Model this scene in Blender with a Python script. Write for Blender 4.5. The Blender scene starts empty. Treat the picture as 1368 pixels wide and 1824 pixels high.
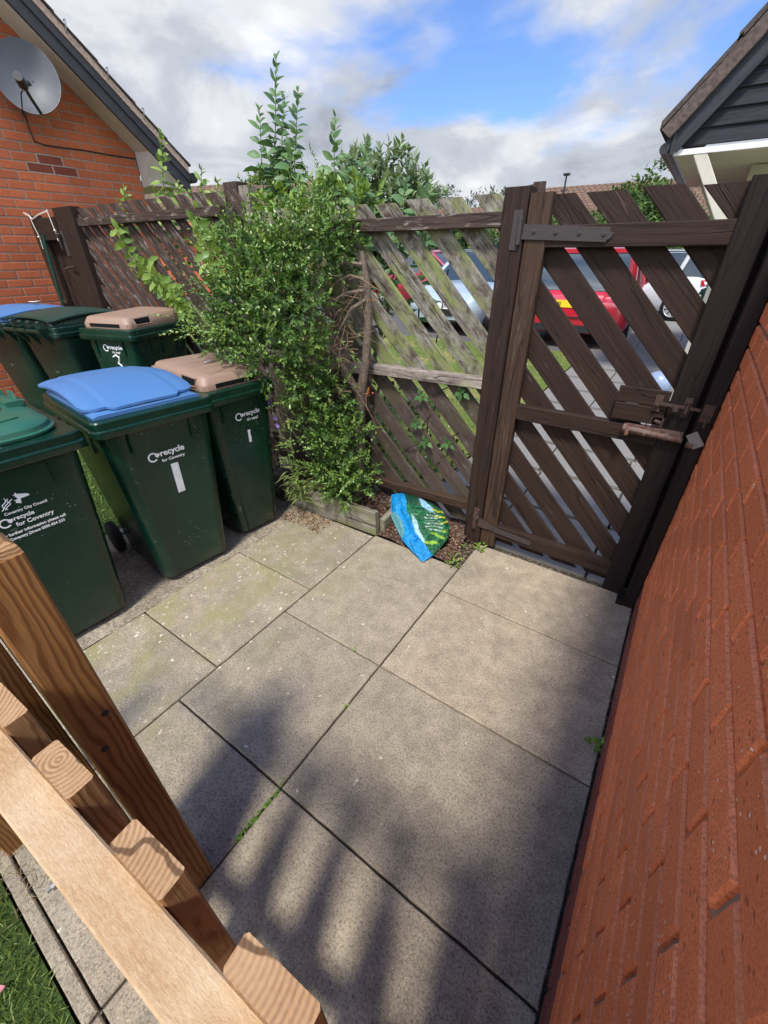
import bpy, bmesh, math, random
import numpy as np
from mathutils import Vector, Matrix

S = bpy.context.scene
COL = S.collection
R = math.radians
random.seed(7)
rng = np.random.default_rng(7)

# ------------------------------------------------------------------ camera
PITCH, ROLL, YAW, FPX, CH = 0.559031388, -0.00461173152, 0.599619953, 734.594, 1.567
def cam_axes():
    cy, sy, cp, sp = math.cos(YAW), math.sin(YAW), math.cos(PITCH), math.sin(PITCH)
    f = Vector((-sy * cp, cy * cp, -sp)); r = Vector((cy, sy, 0)); u = r.cross(f)
    cr, sr = math.cos(ROLL), math.sin(ROLL)
    return cr * r + sr * u, -sr * r + cr * u, f
_r, _u, _f = cam_axes()
cd = bpy.data.cameras.new('camera'); cam = bpy.data.objects.new('camera', cd); COL.objects.link(cam)
cam.matrix_world = Matrix(((_r.x, _u.x, -_f.x, 0), (_r.y, _u.y, -_f.y, 0), (_r.z, _u.z, -_f.z, CH), (0, 0, 0, 1)))
cd.sensor_fit = 'VERTICAL'; cd.sensor_height = 24.0; cd.lens = 24.0 * FPX / 1824.0
cd.clip_start = 0.02; cd.clip_end = 2000
S.camera = cam
S.render.resolution_x, S.render.resolution_y = 768, 1024

# ------------------------------------------------------------------ sky, sun, exposure
SUN_EL, SUN_DIR = R(60), Vector((0.27, -0.963, 0)).normalized()      # horizontal direction towards the sun
w = bpy.data.worlds.new('World'); S.world = w; w.use_nodes = True
nt = w.node_tree; N = nt.nodes; L = nt.links
bg = N['Background']; bg.inputs['Strength'].default_value = 0.10
sky = N.new('ShaderNodeTexSky'); sky.sky_type = 'NISHITA'; sky.sun_disc = False
sky.sun_elevation = SUN_EL; sky.sun_rotation = math.atan2(SUN_DIR.x, SUN_DIR.y)
sky.air_density = 1.0; sky.dust_density = 0.6; sky.ozone_density = 2.0
tc = N.new('ShaderNodeTexCoord'); sep = N.new('ShaderNodeSeparateXYZ'); L.new(tc.outputs['Generated'], sep.inputs[0])
def wmath(op, a, b=None, clamp=False):
    n = N.new('ShaderNodeMath'); n.operation = op; n.use_clamp = clamp
    for i, v in enumerate((a, b)):
        if v is None: continue
        if isinstance(v, (int, float)): n.inputs[i].default_value = v
        else: L.new(v, n.inputs[i])
    return n.outputs[0]
den = wmath('ADD', wmath('MAXIMUM', sep.outputs['Z'], 0.0), 0.32)
cmb = N.new('ShaderNodeCombineXYZ')
L.new(wmath('DIVIDE', sep.outputs['X'], den), cmb.inputs[0]); L.new(wmath('DIVIDE', sep.outputs['Y'], den), cmb.inputs[1])
cmb.inputs[2].default_value = 3.1
def wnoise(scale, detail, rough, dist, off):
    mp = N.new('ShaderNodeMapping'); mp.inputs['Location'].default_value = off; L.new(cmb.outputs[0], mp.inputs['Vector'])
    n = N.new('ShaderNodeTexNoise'); n.inputs['Scale'].default_value = scale; n.inputs['Detail'].default_value = detail
    n.inputs['Roughness'].default_value = rough; n.inputs['Distortion'].default_value = dist
    L.new(mp.outputs[0], n.inputs['Vector']); return n.outputs['Fac']
def wramp(fac, stops):
    r = N.new('ShaderNodeValToRGB'); r.color_ramp.interpolation = 'EASE'
    while len(r.color_ramp.elements) < len(stops): r.color_ramp.elements.new(0.5)
    for e, (p, c) in zip(r.color_ramp.elements, stops): e.position = p; e.color = (*c, 1)
    L.new(fac, r.inputs[0]); return r.outputs['Color']
CLOUD_OFF = (7.06, 3.93, 0.0)
cover = wnoise(1.15, 7, 0.52, 0.25, CLOUD_OFF)
lumn = wnoise(2.1, 8, 0.55, 0.35, (4.3, 2.2, 0.0))
band = wmath('MULTIPLY', wmath('SUBTRACT', 0.45, sep.outputs['Z'], True), 0.55)      # more cloud towards the horizon
cov = wramp(wmath('ADD', cover, band), [(0.468, (0, 0, 0)), (0.61, (1, 1, 1))])
ccol = wramp(lumn, [(0.30, (3.2, 3.5, 4.1)), (0.46, (5.0, 5.35, 6.0)), (0.58, (7.0, 7.15, 7.5)), (0.72, (9.2, 9.2, 9.3))])
tint = N.new('ShaderNodeMixRGB'); tint.blend_type = 'MULTIPLY'; tint.inputs[0].default_value = 1.0
tint.inputs[2].default_value = (0.55, 0.68, 0.95, 1); L.new(sky.outputs[0], tint.inputs[1])
# clouds boosted towards the sun, out of view behind the camera, as added fill light
dotn = N.new('ShaderNodeVectorMath'); dotn.operation = 'DOT_PRODUCT'; L.new(tc.outputs['Generated'], dotn.inputs[0])
dotn.inputs[1].default_value = (SUN_DIR.x * math.cos(SUN_EL), SUN_DIR.y * math.cos(SUN_EL), math.sin(SUN_EL))
fill_glow = wmath('ADD', 0.515, wmath('MULTIPLY', wmath('POWER', wmath('MAXIMUM', dotn.outputs['Value'], 0.0), 2.4), 3.4))
cg = N.new('ShaderNodeVectorMath'); cg.operation = 'SCALE'; L.new(ccol, cg.inputs[0]); L.new(fill_glow, cg.inputs['Scale']); ccol = cg.outputs[0]
mx = N.new('ShaderNodeMixRGB'); L.new(cov, mx.inputs[0]); L.new(tint.outputs[0], mx.inputs[1]); L.new(ccol, mx.inputs[2])
L.new(mx.outputs[0], bg.inputs['Color'])

sl = bpy.data.lights.new('sun', 'SUN'); sl.energy = 2.0; sl.angle = R(10); sl.color = (1.0, 0.95, 0.86)
sun = bpy.data.objects.new('sun', sl); COL.objects.link(sun)
sdir = Vector((SUN_DIR.x * math.cos(SUN_EL), SUN_DIR.y * math.cos(SUN_EL), math.sin(SUN_EL)))
sun.rotation_euler = sdir.to_track_quat('Z', 'Y').to_euler(); sun.location = (2, -4, 8)
S.view_settings.view_transform = 'Standard'; S.view_settings.look = 'None'
S.view_settings.exposure = 1.20; S.view_settings.gamma = 1.0; S.view_settings.use_curve_mapping = False
S.cycles.max_bounces = 8; S.cycles.diffuse_bounces = 4; S.cycles.use_denoising = True

# ================================================================== helpers: materials
class MT:
    """small node-graph helper for one Principled material"""
    def __init__(s, name, rough=0.8, spec=0.3):
        s.m = bpy.data.materials.new(name); s.m.use_nodes = True
        s.nt = s.m.node_tree; s.N = s.nt.nodes; s.L = s.nt.links
        s.b = s.N['Principled BSDF']; s.b.inputs['Roughness'].default_value = rough
        s.b.inputs['Specular IOR Level'].default_value = spec
        s._tc = None
    def set(s, sock, v):
        if isinstance(v, (int, float)): sock.default_value = v
        elif isinstance(v, tuple): sock.default_value = (*v, 1) if len(v) == 3 and len(sock.default_value) == 4 else v
        else: s.L.new(v, sock)
    def obj(s):
        if not s._tc: s._tc = s.N.new('ShaderNodeTexCoord')
        return s._tc.outputs['Object']
    def attr(s, name, out='Vector'):
        n = s.N.new('ShaderNodeAttribute'); n.attribute_name = name; return n.outputs[out]
    def mapv(s, v, scale=(1, 1, 1), loc=(0, 0, 0), rot=(0, 0, 0)):
        n = s.N.new('ShaderNodeMapping'); n.inputs['Scale'].default_value = scale
        n.inputs['Location'].default_value = loc; n.inputs['Rotation'].default_value = rot
        s.L.new(v, n.inputs['Vector']); return n.outputs[0]
    def noise(s, v, scale, detail=3, rough=0.5, dist=0.0, out='Fac'):
        n = s.N.new('ShaderNodeTexNoise'); s.L.new(v, n.inputs['Vector'])
        n.inputs['Scale'].default_value = scale; n.inputs['Detail'].default_value = detail
        n.inputs['Roughness'].default_value = rough; n.inputs['Distortion'].default_value = dist
        return n.outputs[out]
    def voro(s, v, scale, feature='F1', out='Distance', rand=1.0):
        n = s.N.new('ShaderNodeTexVoronoi'); n.feature = feature; s.L.new(v, n.inputs['Vector'])
        n.inputs['Scale'].default_value = scale; n.inputs['Randomness'].default_value = rand; return n.outputs[out]
    def wave(s, v, scale, dist=2, detail=2, dscale=1.0, typ='BANDS', direction='X'):
        n = s.N.new('ShaderNodeTexWave'); n.wave_type = typ
        if typ == 'BANDS': n.bands_direction = direction
        else: n.rings_direction = direction
        s.L.new(v, n.inputs['Vector'])
        n.inputs['Scale'].default_value = scale; n.inputs['Distortion'].default_value = dist
        n.inputs['Detail'].default_value = detail; n.inputs['Detail Scale'].default_value = dscale; return n.outputs['Fac']
    def ramp(s, f, stops, interp='LINEAR'):
        n = s.N.new('ShaderNodeValToRGB'); n.color_ramp.interpolation = interp
        while len(n.color_ramp.elements) < len(stops): n.color_ramp.elements.new(0.5)
        for e, (p, c) in zip(n.color_ramp.elements, stops):
            e.position = p; e.color = (c, c, c, 1) if isinstance(c, (int, float)) else (*c, 1)
        s.L.new(f, n.inputs[0]); return n.outputs['Color']
    def mix(s, f, a, b, mode='MIX'):
        n = s.N.new('ShaderNodeMixRGB'); n.blend_type = mode
        s.set(n.inputs[0], f); s.set(n.inputs[1], a); s.set(n.inputs[2], b); return n.outputs[0]
    def math(s, op, a, b=0.0, clamp=False):
        n = s.N.new('ShaderNodeMath'); n.operation = op; n.use_clamp = clamp
        s.set(n.inputs[0], a); s.set(n.inputs[1], b); return n.outputs[0]
    def sepz(s, v):
        n = s.N.new('ShaderNodeSeparateXYZ'); s.L.new(v, n.inputs[0]); return n.outputs
    def comb(s, x, y, z):
        n = s.N.new('ShaderNodeCombineXYZ'); s.set(n.inputs[0], x); s.set(n.inputs[1], y); s.set(n.inputs[2], z); return n.outputs[0]
    def color(s, v): s.set(s.b.inputs['Base Color'], v); return s
    def rough(s, v): s.set(s.b.inputs['Roughness'], v); return s
    def bump(s, h, strength=0.3, dist=0.01):
        n = s.N.new('ShaderNodeBump'); n.inputs['Strength'].default_value = strength; n.inputs['Distance'].default_value = dist
        s.L.new(h, n.inputs['Height']); s.L.new(n.outputs[0], s.b.inputs['Normal']); return s

def plain(name, col, rough=0.6, spec=0.3, metal=0.0, var=0.12, scale=30):
    t = MT(name, rough, spec); t.b.inputs['Metallic'].default_value = metal
    n = t.noise(t.obj(), scale, 4, 0.6)
    lo = tuple(c * (1 - var) for c in col); hi = tuple(min(1, c * (1 + var)) for c in col)
    t.color(t.ramp(n, [(0.3, lo), (0.7, hi)])); t.rough(t.math('ADD', t.math('MULTIPLY', n, 0.2), rough - 0.1))
    return t.m

M = {}
def wood_paint(name, base, worn, amount, moss=None, mossamt=0.5, low=None, iso=(5, 30, 30)):
    """stained / painted sawn board; bc = (along, across, depth + offset)"""
    t = MT(name, 0.72, 0.22); v = t.attr('bc')
    g = t.noise(t.mapv(v, (3.0, 70, 70)), 1.0, 5, 0.6, 0.4)
    g2 = t.noise(t.mapv(v, (9, 260, 260)), 1.0, 3, 0.6)
    c = t.mix(t.ramp(g, [(0.3, 0.0), (0.75, 1.0)]), tuple(x * 0.62 for x in base), tuple(x * 1.35 for x in base))
    wn = t.math('ADD', t.math('MULTIPLY', t.noise(t.mapv(v, iso), 1.0, 6, 0.68, 0.5), 0.75), t.math('MULTIPLY', g2, 0.25))
    wm = t.ramp(wn, [(amount - (0.06 if iso[1] < 30 else 0.0), 0.0), (amount + (0.20 if iso[1] < 30 else 0.10), 1.0)])
    c = t.mix(wm, c, t.mix(g2, tuple(x * 0.6 for x in worn), tuple(min(1, x * 1.3) for x in worn)))
    if moss:
        mn = t.noise(t.mapv(v, (4, 11, 11), (3, 1, 2)), 1.0, 4, 0.7)
        c = t.mix(t.ramp(mn, [(mossamt, 0.0), (mossamt + 0.13, 0.85)]), c, moss)
    if low:      # the lower, less weathered half of each board keeps its brown stain
        zz = t.sepz(t.obj())[2]
        lm = t.math('SUBTRACT', low[0] / 2.5, t.math('DIVIDE', zz, 2.5)); lm = t.ramp(t.math('ADD', t.math('MULTIPLY', lm, 10.0), 0.5), [(0.45, 0.0), (0.55, 1.0)])
        lc = t.mix(t.ramp(g, [(0.3, 0.0), (0.75, 1.0)]), tuple(x * 0.7 for x in low[1]), tuple(x * 1.3 for x in low[1]))
        lc = t.mix(t.ramp(wn, [(0.60, 0.0), (0.74, 0.8)]), lc, worn)
        c = t.mix(t.math('MULTIPLY', lm, 0.85), c, lc)
    cr = t.ramp(t.noise(t.mapv(v, (1.1, 19, 19), (7, 0, 0)), 1.0, 2, 0.4, 0.2), [(0.484, 0.0), (0.497, 0.75), (0.510, 0.0)])     # drying cracks along the grain
    c = t.mix(cr, c, (0.008, 0.006, 0.005))
    t.color(c); t.bump(t.math('SUBTRACT', t.math('ADD', g, t.math('MULTIPLY', g2, 0.6)), cr), 0.55, 0.004)
    return t.m
M['stain'] = wood_paint('dark_stained_wood', (0.033, 0.0195, 0.0145), (0.11, 0.076, 0.056), 0.60)
M['stain_new'] = wood_paint('dark_stained_stile', (0.018, 0.0115, 0.0108), (0.05, 0.037, 0.033), 0.76)
M['stain_worn'] = wood_paint('worn_stained_wood', (0.058, 0.034, 0.022), (0.15, 0.10, 0.07), 0.57)
M['grey_wood'] = wood_paint('weathered_fence_wood', (0.062, 0.042, 0.034), (0.30, 0.26, 0.225), 0.545, None, 0.5, None, (8, 34, 34))
M['moss_wood'] = wood_paint('mossy_fence_wood', (0.072, 0.050, 0.040), (0.36, 0.34, 0.28), 0.47, (0.20, 0.235, 0.075), 0.47, (0.97, (0.060, 0.038, 0.034)), (13, 22, 22))
M['moss_rail'] = wood_paint('mossy_rail_wood', (0.14, 0.10, 0.085), (0.42, 0.38, 0.32), 0.44, (0.28, 0.29, 0.16), 0.60, None, (11, 24, 24))
M['brown_slat'] = wood_paint('brown_lower_slat', (0.075, 0.045, 0.038), (0.19, 0.16, 0.13), 0.62, (0.17, 0.20, 0.05), 0.66)

def timber(name, lo, hi, ring, rings=38):
    """new sawn softwood: growth rings along the board"""
    t = MT(name, 0.6, 0.3); v = t.attr('bc')
    dv = t.mapv(v, (1.6, 14, 14))
    d = t.noise(dv, 1.0, 3, 0.5, 0.0, 'Color')
    vv = t.mix(0.10, t.mapv(v, (1.1, 3.2, 3.2)), d, 'ADD')
    wv = t.wave(vv, rings * 0.40, 5.0, 2, 0.8, 'RINGS', 'X')
    fine = t.noise(t.mapv(v, (12, 420, 420)), 1.0, 3, 0.6)
    blot = t.noise(t.mapv(v, (4, 9, 9)), 1.0, 3, 0.55)
    c = t.mix(t.ramp(blot, [(0.3, 0.0), (0.7, 1.0)]), lo, hi)
    c = t.mix(t.ramp(wv, [(0.30, 0.0), (0.62, 0.25), (0.95, 0.85)]), c, ring)
    c = t.mix(t.math('MULTIPLY', fine, 0.35), c, (0.95, 0.85, 0.7), 'MULTIPLY')
    kv = t.mapv(v, (3.1, 7.5, 7.5), (0.37, 0.13, 0.2))
    k = t.voro(kv, 1.0)
    kr = t.wave(t.comb(k, 0.0, 0.0), 46, 0.4, 1, 1.0)
    c = t.mix(t.ramp(k, [(0.07, 0.9), (0.17, 0.0)]), c, t.mix(kr, ring, tuple(x * 0.45 for x in ring)))
    t.color(c); t.bump(t.math('ADD', t.math('MULTIPLY', wv, 0.5), fine), 0.35, 0.002)
    return t.m
M['timber_post'] = timber('treated_timber_post', (0.30, 0.150, 0.048), (0.40, 0.215, 0.080), (0.17, 0.070, 0.023), 22)
M['timber_shaded'] = timber('shaded_timber_stile', (0.15, 0.078, 0.028), (0.22, 0.12, 0.045), (0.08, 0.036, 0.013))  # darker copy of the post timber; the stile's shade is in its colour
def sawn_rail():
    t = MT('rough_sawn_rail', 0.85, 0.15); v = t.attr('bc')
    big = t.noise(t.mapv(v, (3.2, 8, 8)), 1.0, 4, 0.6, 0.8); fz = t.noise(t.mapv(v, (70, 260, 260)), 1.0, 5, 0.7, 0.2); fz2 = t.noise(t.mapv(v, (150, 420, 420)), 1.0, 3, 0.7)
    gr = t.wave(t.mix(0.10, t.mapv(v, (0.9, 3.2, 3.2)), t.noise(t.mapv(v, (1.6, 14, 14)), 1.0, 2, 0.5, 0, 'Color'), 'ADD'), 5, 4.0, 2, 0.8, 'RINGS', 'X')
    c = t.mix(t.ramp(big, [(0.35, 0.0), (0.65, 1.0)]), (0.38, 0.215, 0.095), (0.60, 0.45, 0.285))
    c = t.mix(t.ramp(gr, [(0.45, 0.0), (0.95, 0.35)]), c, (0.40, 0.225, 0.105))
    c = t.mix(t.ramp(fz, [(0.42, 0.0), (0.70, 0.45)]), c, (0.66, 0.53, 0.36))
    c = t.mix(t.ramp(fz2, [(0.30, 0.45), (0.48, 0.0)]), c, (0.30, 0.18, 0.10))
    kv = t.mapv(v, (1, 1, 1)); k = t.voro(t.mix(0.05, t.mapv(v, (5.0, 9.0, 9.0), (0.2, 0.1, 0.3)), t.noise(v, 30, 2, 0.5, 0, 'Color'), 'ADD'), 1.0)
    kr = t.wave(t.comb(k, 0.0, 0.0), 30, 1.2, 2, 3.0)
    c = t.mix(t.ramp(k, [(0.13, 0.9), (0.22, 0.5), (0.32, 0.0)]), c, t.mix(kr, (0.42, 0.22, 0.09), (0.27, 0.13, 0.05)))
    t.color(c); t.bump(t.math('ADD', fz, t.math('MULTIPLY', fz2, 0.6)), 0.55, 0.002); return t.m
M['timber_pale'] = sawn_rail()
M['timber_picket'] = timber('timber_picket', (0.36, 0.21, 0.095), (0.48, 0.30, 0.15), (0.22, 0.105, 0.04))
def endgrain():
    t = MT('end_grain', 0.75, 0.2); v = t.attr('bc')
    rr = t.wave(t.mapv(v, (0.0, 1.0, 1.0), (0, 0.060, 0.035)), 46, 0.7, 2, 3.0, 'RINGS', 'X')
    n = t.noise(v, 160, 3, 0.6)
    c = t.mix(t.ramp(rr, [(0.35, 0.0), (0.9, 1.0)]), (0.38, 0.215, 0.10), (0.205, 0.098, 0.042))
    c = t.mix(t.ramp(t.noise(v, 18, 4, 0.7), [(0.4, 0.0), (0.7, 0.5)]), c, (0.50, 0.33, 0.185))
    c = t.mix(t.math('MULTIPLY', n, 0.6), c, (0.52, 0.35, 0.20))
    ck = t.wave(t.mapv(v, (0, 1, 1)), 4.0, 5.0, 3, 2.0, 'BANDS', 'Z'); c = t.mix(t.ramp(ck, [(0.010, 0.8), (0.03, 0.0)]), c, (0.08, 0.04, 0.02))
    t.color(c); t.bump(t.math('ADD', rr, n), 0.5, 0.002); return t.m
M['endgrain'] = endgrain()

def brick_mat(name, base, speck=True):
    t = MT(name, 0.75, 0.3); v = t.obj(); rn = t.attr('rnd', 'Fac')
    n = t.noise(v, 26, 5, 0.65); fine = t.noise(v, 240, 3, 0.7)
    c = t.mix(rn, tuple(x * 0.80 for x in base), tuple(min(1, x * 1.17) for x in base))
    c = t.mix(t.ramp(n, [(0.35, 0.0), (0.7, 0.55)]), c, (base[0] * 0.74, base[1] * 0.62, base[2] * 0.62))
    c = t.mix(t.ramp(fine, [(0.42, 0.75), (0.52, 0.0)]), c, (base[0] * 0.62, base[1] * 0.52, base[2] * 0.52))
    if speck:
        sv = t.mapv(v, (1, 0.55, 1.0)); vo = t.voro(sv, 115); vc = t.sepz(t.voro(sv, 115, 'F1', 'Color'))
        dk = t.math('MULTIPLY', t.ramp(vo, [(0.16, 0.8), (0.30, 0.0)]), t.ramp(vc[0], [(0.86, 0.0), (0.89, 1.0)]))
        c = t.mix(dk, c, (base[0] * 0.28, base[1] * 0.22, base[2] * 0.26))
        vo2 = t.voro(t.mapv(v, (1, 0.8, 1), (0.3, 0.2, 0.7)), 125); vc2 = t.sepz(t.voro(t.mapv(v, (1, 0.8, 1), (0.3, 0.2, 0.7)), 125, 'F1', 'Color'))
        lt = t.math('MULTIPLY', t.ramp(vo2, [(0.16, 1.0), (0.28, 0.0)]), t.ramp(vc2[1], [(0.87, 0.0), (0.90, 1.0)]))
        c = t.mix(lt, c, (0.85, 0.68, 0.55))
    t.color(c); t.bump(t.math('ADD', t.math('MULTIPLY', fine, 0.7), n), 0.5, 0.003); return t.m
M['brick'] = brick_mat('red_brick', (0.86, 0.250, 0.098))
M['brick_arris'] = brick_mat('pale_brick_edge', (0.84, 0.30, 0.14), False)  # paler tone on the top and bottom edges of each brick
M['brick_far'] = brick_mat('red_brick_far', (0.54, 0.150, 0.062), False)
M['brick_dark'] = brick_mat('plinth_brick', (0.24, 0.075, 0.062))
M['brick_repair'] = brick_mat('repair_brick', (0.22, 0.055, 0.032), False)
M['mortar'] = plain('mortar', (0.29, 0.23, 0.18), 0.9, 0.1, var=0.25, scale=60)
M['mortar_pale'] = plain('pale_mortar', (0.36, 0.30, 0.25), 0.9, 0.1, var=0.2, scale=60)

def paving_mat():
    t = MT('concrete_slab', 0.85, 0.25); v = t.obj(); rn = t.attr('rnd', 'Fac'); xyz = t.sepz(v)
    big = t.noise(v, 2.6, 5, 0.6, 0.3); mid = t.noise(v, 15, 5, 0.72); fine = t.noise(v, 128, 5, 0.85); pep = t.noise(v, 185, 4, 0.85)
    c = t.mix(t.ramp(big, [(0.3, 0.0), (0.7, 1.0)]), (0.27, 0.245, 0.21), (0.50, 0.45, 0.37))
    c = t.mix(t.ramp(rn, [(0.0, 0.0), (1.0, 0.6)]), c, (0.42, 0.345, 0.275))
    c = t.mix(t.ramp(mid, [(0.33, 0.65), (0.62, 0.0)]), c, (0.19, 0.172, 0.15))
    st = t.noise(t.mapv(v, (1, 1, 1), (5, 2, 0)), 1.35, 6, 0.72, 0.9)
    c = t.mix(t.ramp(st, [(0.50, 0.0), (0.64, 0.6)]), c, (0.20, 0.185, 0.155))
    c = t.mix(t.ramp(t.noise(v, 9, 5, 0.7, 0.8), [(0.44, 0.0), (0.66, 0.55)]), c, (0.50, 0.455, 0.375))
    c = t.mix(t.ramp(fine, [(0.42, 0.85), (0.50, 0.0)]), c, (0.14, 0.125, 0.11))
    c = t.mix(t.ramp(pep, [(0.55, 0.0), (0.66, 0.7)]), c, (0.70, 0.64, 0.55))
    # green algae towards the bed and the bins
    al = t.math('MULTIPLY', t.ramp(t.noise(v, 5.5, 4, 0.6), [(0.42, 0.0), (0.66, 0.75)]),
                t.ramp(t.math('MULTIPLY', xyz[0], -0.5), [(0.45, 0.0), (0.85, 1.0)]))
    c = t.mix(al, c, (0.255, 0.255, 0.12))
    # white lichen spots, thickest along the joints by the bins
    lv = t.mix(0.03, v, t.noise(v, 40, 2, 0.5, 0, 'Color'), 'ADD')
    lv = t.mix(0.02, lv, t.noise(v, 110, 2, 0.5, 0, 'Color'), 'ADD')
    lo = t.voro(lv, 34); lc = t.sepz(t.voro(lv, 34, 'F1', 'Color')); patch = t.ramp(t.noise(v, 3.4, 3, 0.6), [(0.36, 0.0), (0.52, 1.0)])
    dens = t.ramp(t.math('MULTIPLY', xyz[0], -0.5), [(0.2, 0.985), (0.55, 0.90), (0.80, 0.62), (0.95, 0.30)])
    sel = t.math('GREATER_THAN', lc[0], dens)
    li = t.math('MULTIPLY', t.math('MULTIPLY', t.ramp(t.math('ADD', lo, t.math('MULTIPLY', mid, 0.7)), [(0.42, 1.0), (0.62, 0.0)]), sel), patch)
    c = t.mix(t.math('MULTIPLY', li, 0.95), c, (0.80, 0.78, 0.72))
    c = t.mix(1.0, c, t.ramp(rn, [(0.0, (0.80, 0.765, 0.69)), (1.0, (1.06, 1.0, 0.885))]), 'MULTIPLY')
    t.color(c); t.bump(t.math('ADD', fine, t.math('MULTIPLY', mid, 0.6)), 0.5, 0.003); return t.m
M['paving'] = paving_mat()
def soil_mat(name, a, b, chip):
    t = MT(name, 0.95, 0.1); v = t.obj()
    n = t.noise(v, 34, 5, 0.7); vo = t.voro(v, 85); vc = t.sepz(t.voro(v, 85, 'F1', 'Color'))
    c = t.mix(n, a, b)
    c = t.mix(t.math('MULTIPLY', t.math('GREATER_THAN', vc[0], 0.72), 0.7), c, chip)
    t.color(c); t.bump(t.math('ADD', n, vo), 0.9, 0.012); return t.m
M['soil'] = soil_mat('bed_soil', (0.055, 0.032, 0.022), (0.12, 0.075, 0.052), (0.30, 0.20, 0.15))
def grit_mat():
    t = MT('gritty_strip', 0.95, 0.1); v = t.obj(); a = t.noise(v, 7, 5, 0.7, 0.5); b = t.noise(v, 70, 5, 0.8)
    c = t.mix(t.ramp(a, [(0.35, 0.0), (0.65, 1.0)]), (0.235, 0.195, 0.14), (0.44, 0.38, 0.295))
    c = t.mix(t.ramp(b, [(0.40, 0.8), (0.52, 0.0)]), c, (0.13, 0.105, 0.075)); c = t.mix(t.ramp(b, [(0.56, 0.0), (0.66, 0.6)]), c, (0.60, 0.54, 0.44))
    t.color(c); t.bump(t.math('ADD', a, b), 0.8, 0.008); return t.m
M['grit'] = grit_mat()
M['joint'] = soil_mat('joint_soil', (0.016, 0.014, 0.012), (0.13, 0.11, 0.08), (0.20, 0.17, 0.13))
M['sleeper'] = wood_paint('green_grey_edging', (0.23, 0.205, 0.155), (0.36, 0.33, 0.26), 0.5, (0.19, 0.20, 0.08), 0.48)
M['sleeper_end'] = plain('edging_end', (0.42, 0.38, 0.29), 0.9, 0.1)
def grass_mat(name, a, b, dry, damt):
    t = MT(name, 0.8, 0.2); v = t.obj()
    n = t.noise(v, 1.3, 4, 0.6); f = t.noise(v, 60, 3, 0.7)
    c = t.mix(f, a, b); c = t.mix(t.ramp(n, [(damt, 0.0), (damt + 0.18, 0.9)]), c, dry)
    t.color(c); t.bump(f, 0.8, 0.02); return t.m
M['lawn'] = grass_mat('lawn', (0.075, 0.125, 0.025), (0.19, 0.24, 0.055), (0.36, 0.29, 0.12), 0.50)
M['turf'] = grass_mat('turf', (0.028, 0.055, 0.012), (0.065, 0.105, 0.026), (0.15, 0.13, 0.06), 0.56)
M['asphalt'] = plain('asphalt', (0.115, 0.11, 0.108), 0.9, 0.2, var=0.25, scale=160)
M['path'] = plain('path_slabs', (0.215, 0.205, 0.19), 0.9, 0.2, var=0.25, scale=90)

def leaf_mat(name, dark, mid, lite, rough=0.42, trans=0.25):
    t = MT(name, rough, 0.45); lv = t.attr('lv', 'Fac')
    c = t.ramp(lv, [(0.0, dark), (0.5, mid), (1.0, lite)])
    t.color(c)
    tr = t.N.new('ShaderNodeBsdfTranslucent'); t.L.new(t.mix(1.0, c, (1.35, 1.25, 0.6), 'MULTIPLY'), tr.inputs['Color'])
    ms = t.N.new('ShaderNodeMixShader'); ms.inputs[0].default_value = trans
    t.L.new(t.b.outputs[0], ms.inputs[1]); t.L.new(tr.outputs[0], ms.inputs[2])
    t.L.new(ms.outputs[0], t.N['Material Output'].inputs['Surface']); return t.m
M['leaf_small'] = leaf_mat('small_glossy_leaf', (0.024, 0.066, 0.013), (0.090, 0.180, 0.034), (0.26, 0.37, 0.075), 0.30, 0.18)
M['leaf_big'] = leaf_mat('buddleia_leaf', (0.055, 0.125, 0.045), (0.105, 0.205, 0.075), (0.21, 0.33, 0.13), 0.5)
M['leaf_lime'] = leaf_mat('lime_leaf', (0.10, 0.19, 0.035), (0.20, 0.32, 0.06), (0.34, 0.46, 0.11), 0.42, 0.3)
M['leaf_silver'] = leaf_mat('silver_leaf', (0.09, 0.15, 0.07), (0.19, 0.27, 0.14), (0.38, 0.46, 0.31), 0.45)
M['leaf_far'] = leaf_mat('far_leaf', (0.035, 0.075, 0.02), (0.075, 0.145, 0.03), (0.16, 0.25, 0.055), 0.6)
M['leaf_dusky'] = leaf_mat('dusky_leaf', (0.05, 0.075, 0.045), (0.085, 0.115, 0.065), (0.14, 0.17, 0.10), 0.6)
M['leaf_strap'] = leaf_mat('strap_leaf', (0.12, 0.18, 0.05), (0.20, 0.27, 0.08), (0.32, 0.38, 0.13), 0.5)
M['leaf_rose'] = leaf_mat('rose_leaf', (0.04, 0.115, 0.03), (0.075, 0.185, 0.05), (0.14, 0.28, 0.09), 0.4)
M['weed'] = leaf_mat('weed_leaf', (0.10, 0.22, 0.02), (0.18, 0.34, 0.035), (0.28, 0.45, 0.06), 0.5)
M['blade'] = leaf_mat('grass_blade', (0.07, 0.125, 0.022), (0.155, 0.235, 0.048), (0.36, 0.39, 0.14), 0.5)
M['blade_far'] = leaf_mat('far_grass_blade', (0.10, 0.15, 0.03), (0.18, 0.24, 0.055), (0.34, 0.34, 0.13), 0.6)
M['straw'] = leaf_mat('dry_stalk', (0.20, 0.14, 0.07), (0.33, 0.25, 0.13), (0.50, 0.42, 0.25), 0.7)
M['debris'] = leaf_mat('dead_leaf', (0.09, 0.04, 0.02), (0.22, 0.11, 0.055), (0.42, 0.30, 0.19), 0.8, 0.05)
M['dead_orange'] = leaf_mat('orange_dead_leaf', (0.35, 0.10, 0.03), (0.55, 0.19, 0.05), (0.70, 0.32, 0.10), 0.6, 0.2)
M['petal'] = leaf_mat('purple_petal', (0.20, 0.13, 0.48), (0.32, 0.22, 0.65), (0.48, 0.36, 0.78), 0.5)
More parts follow.
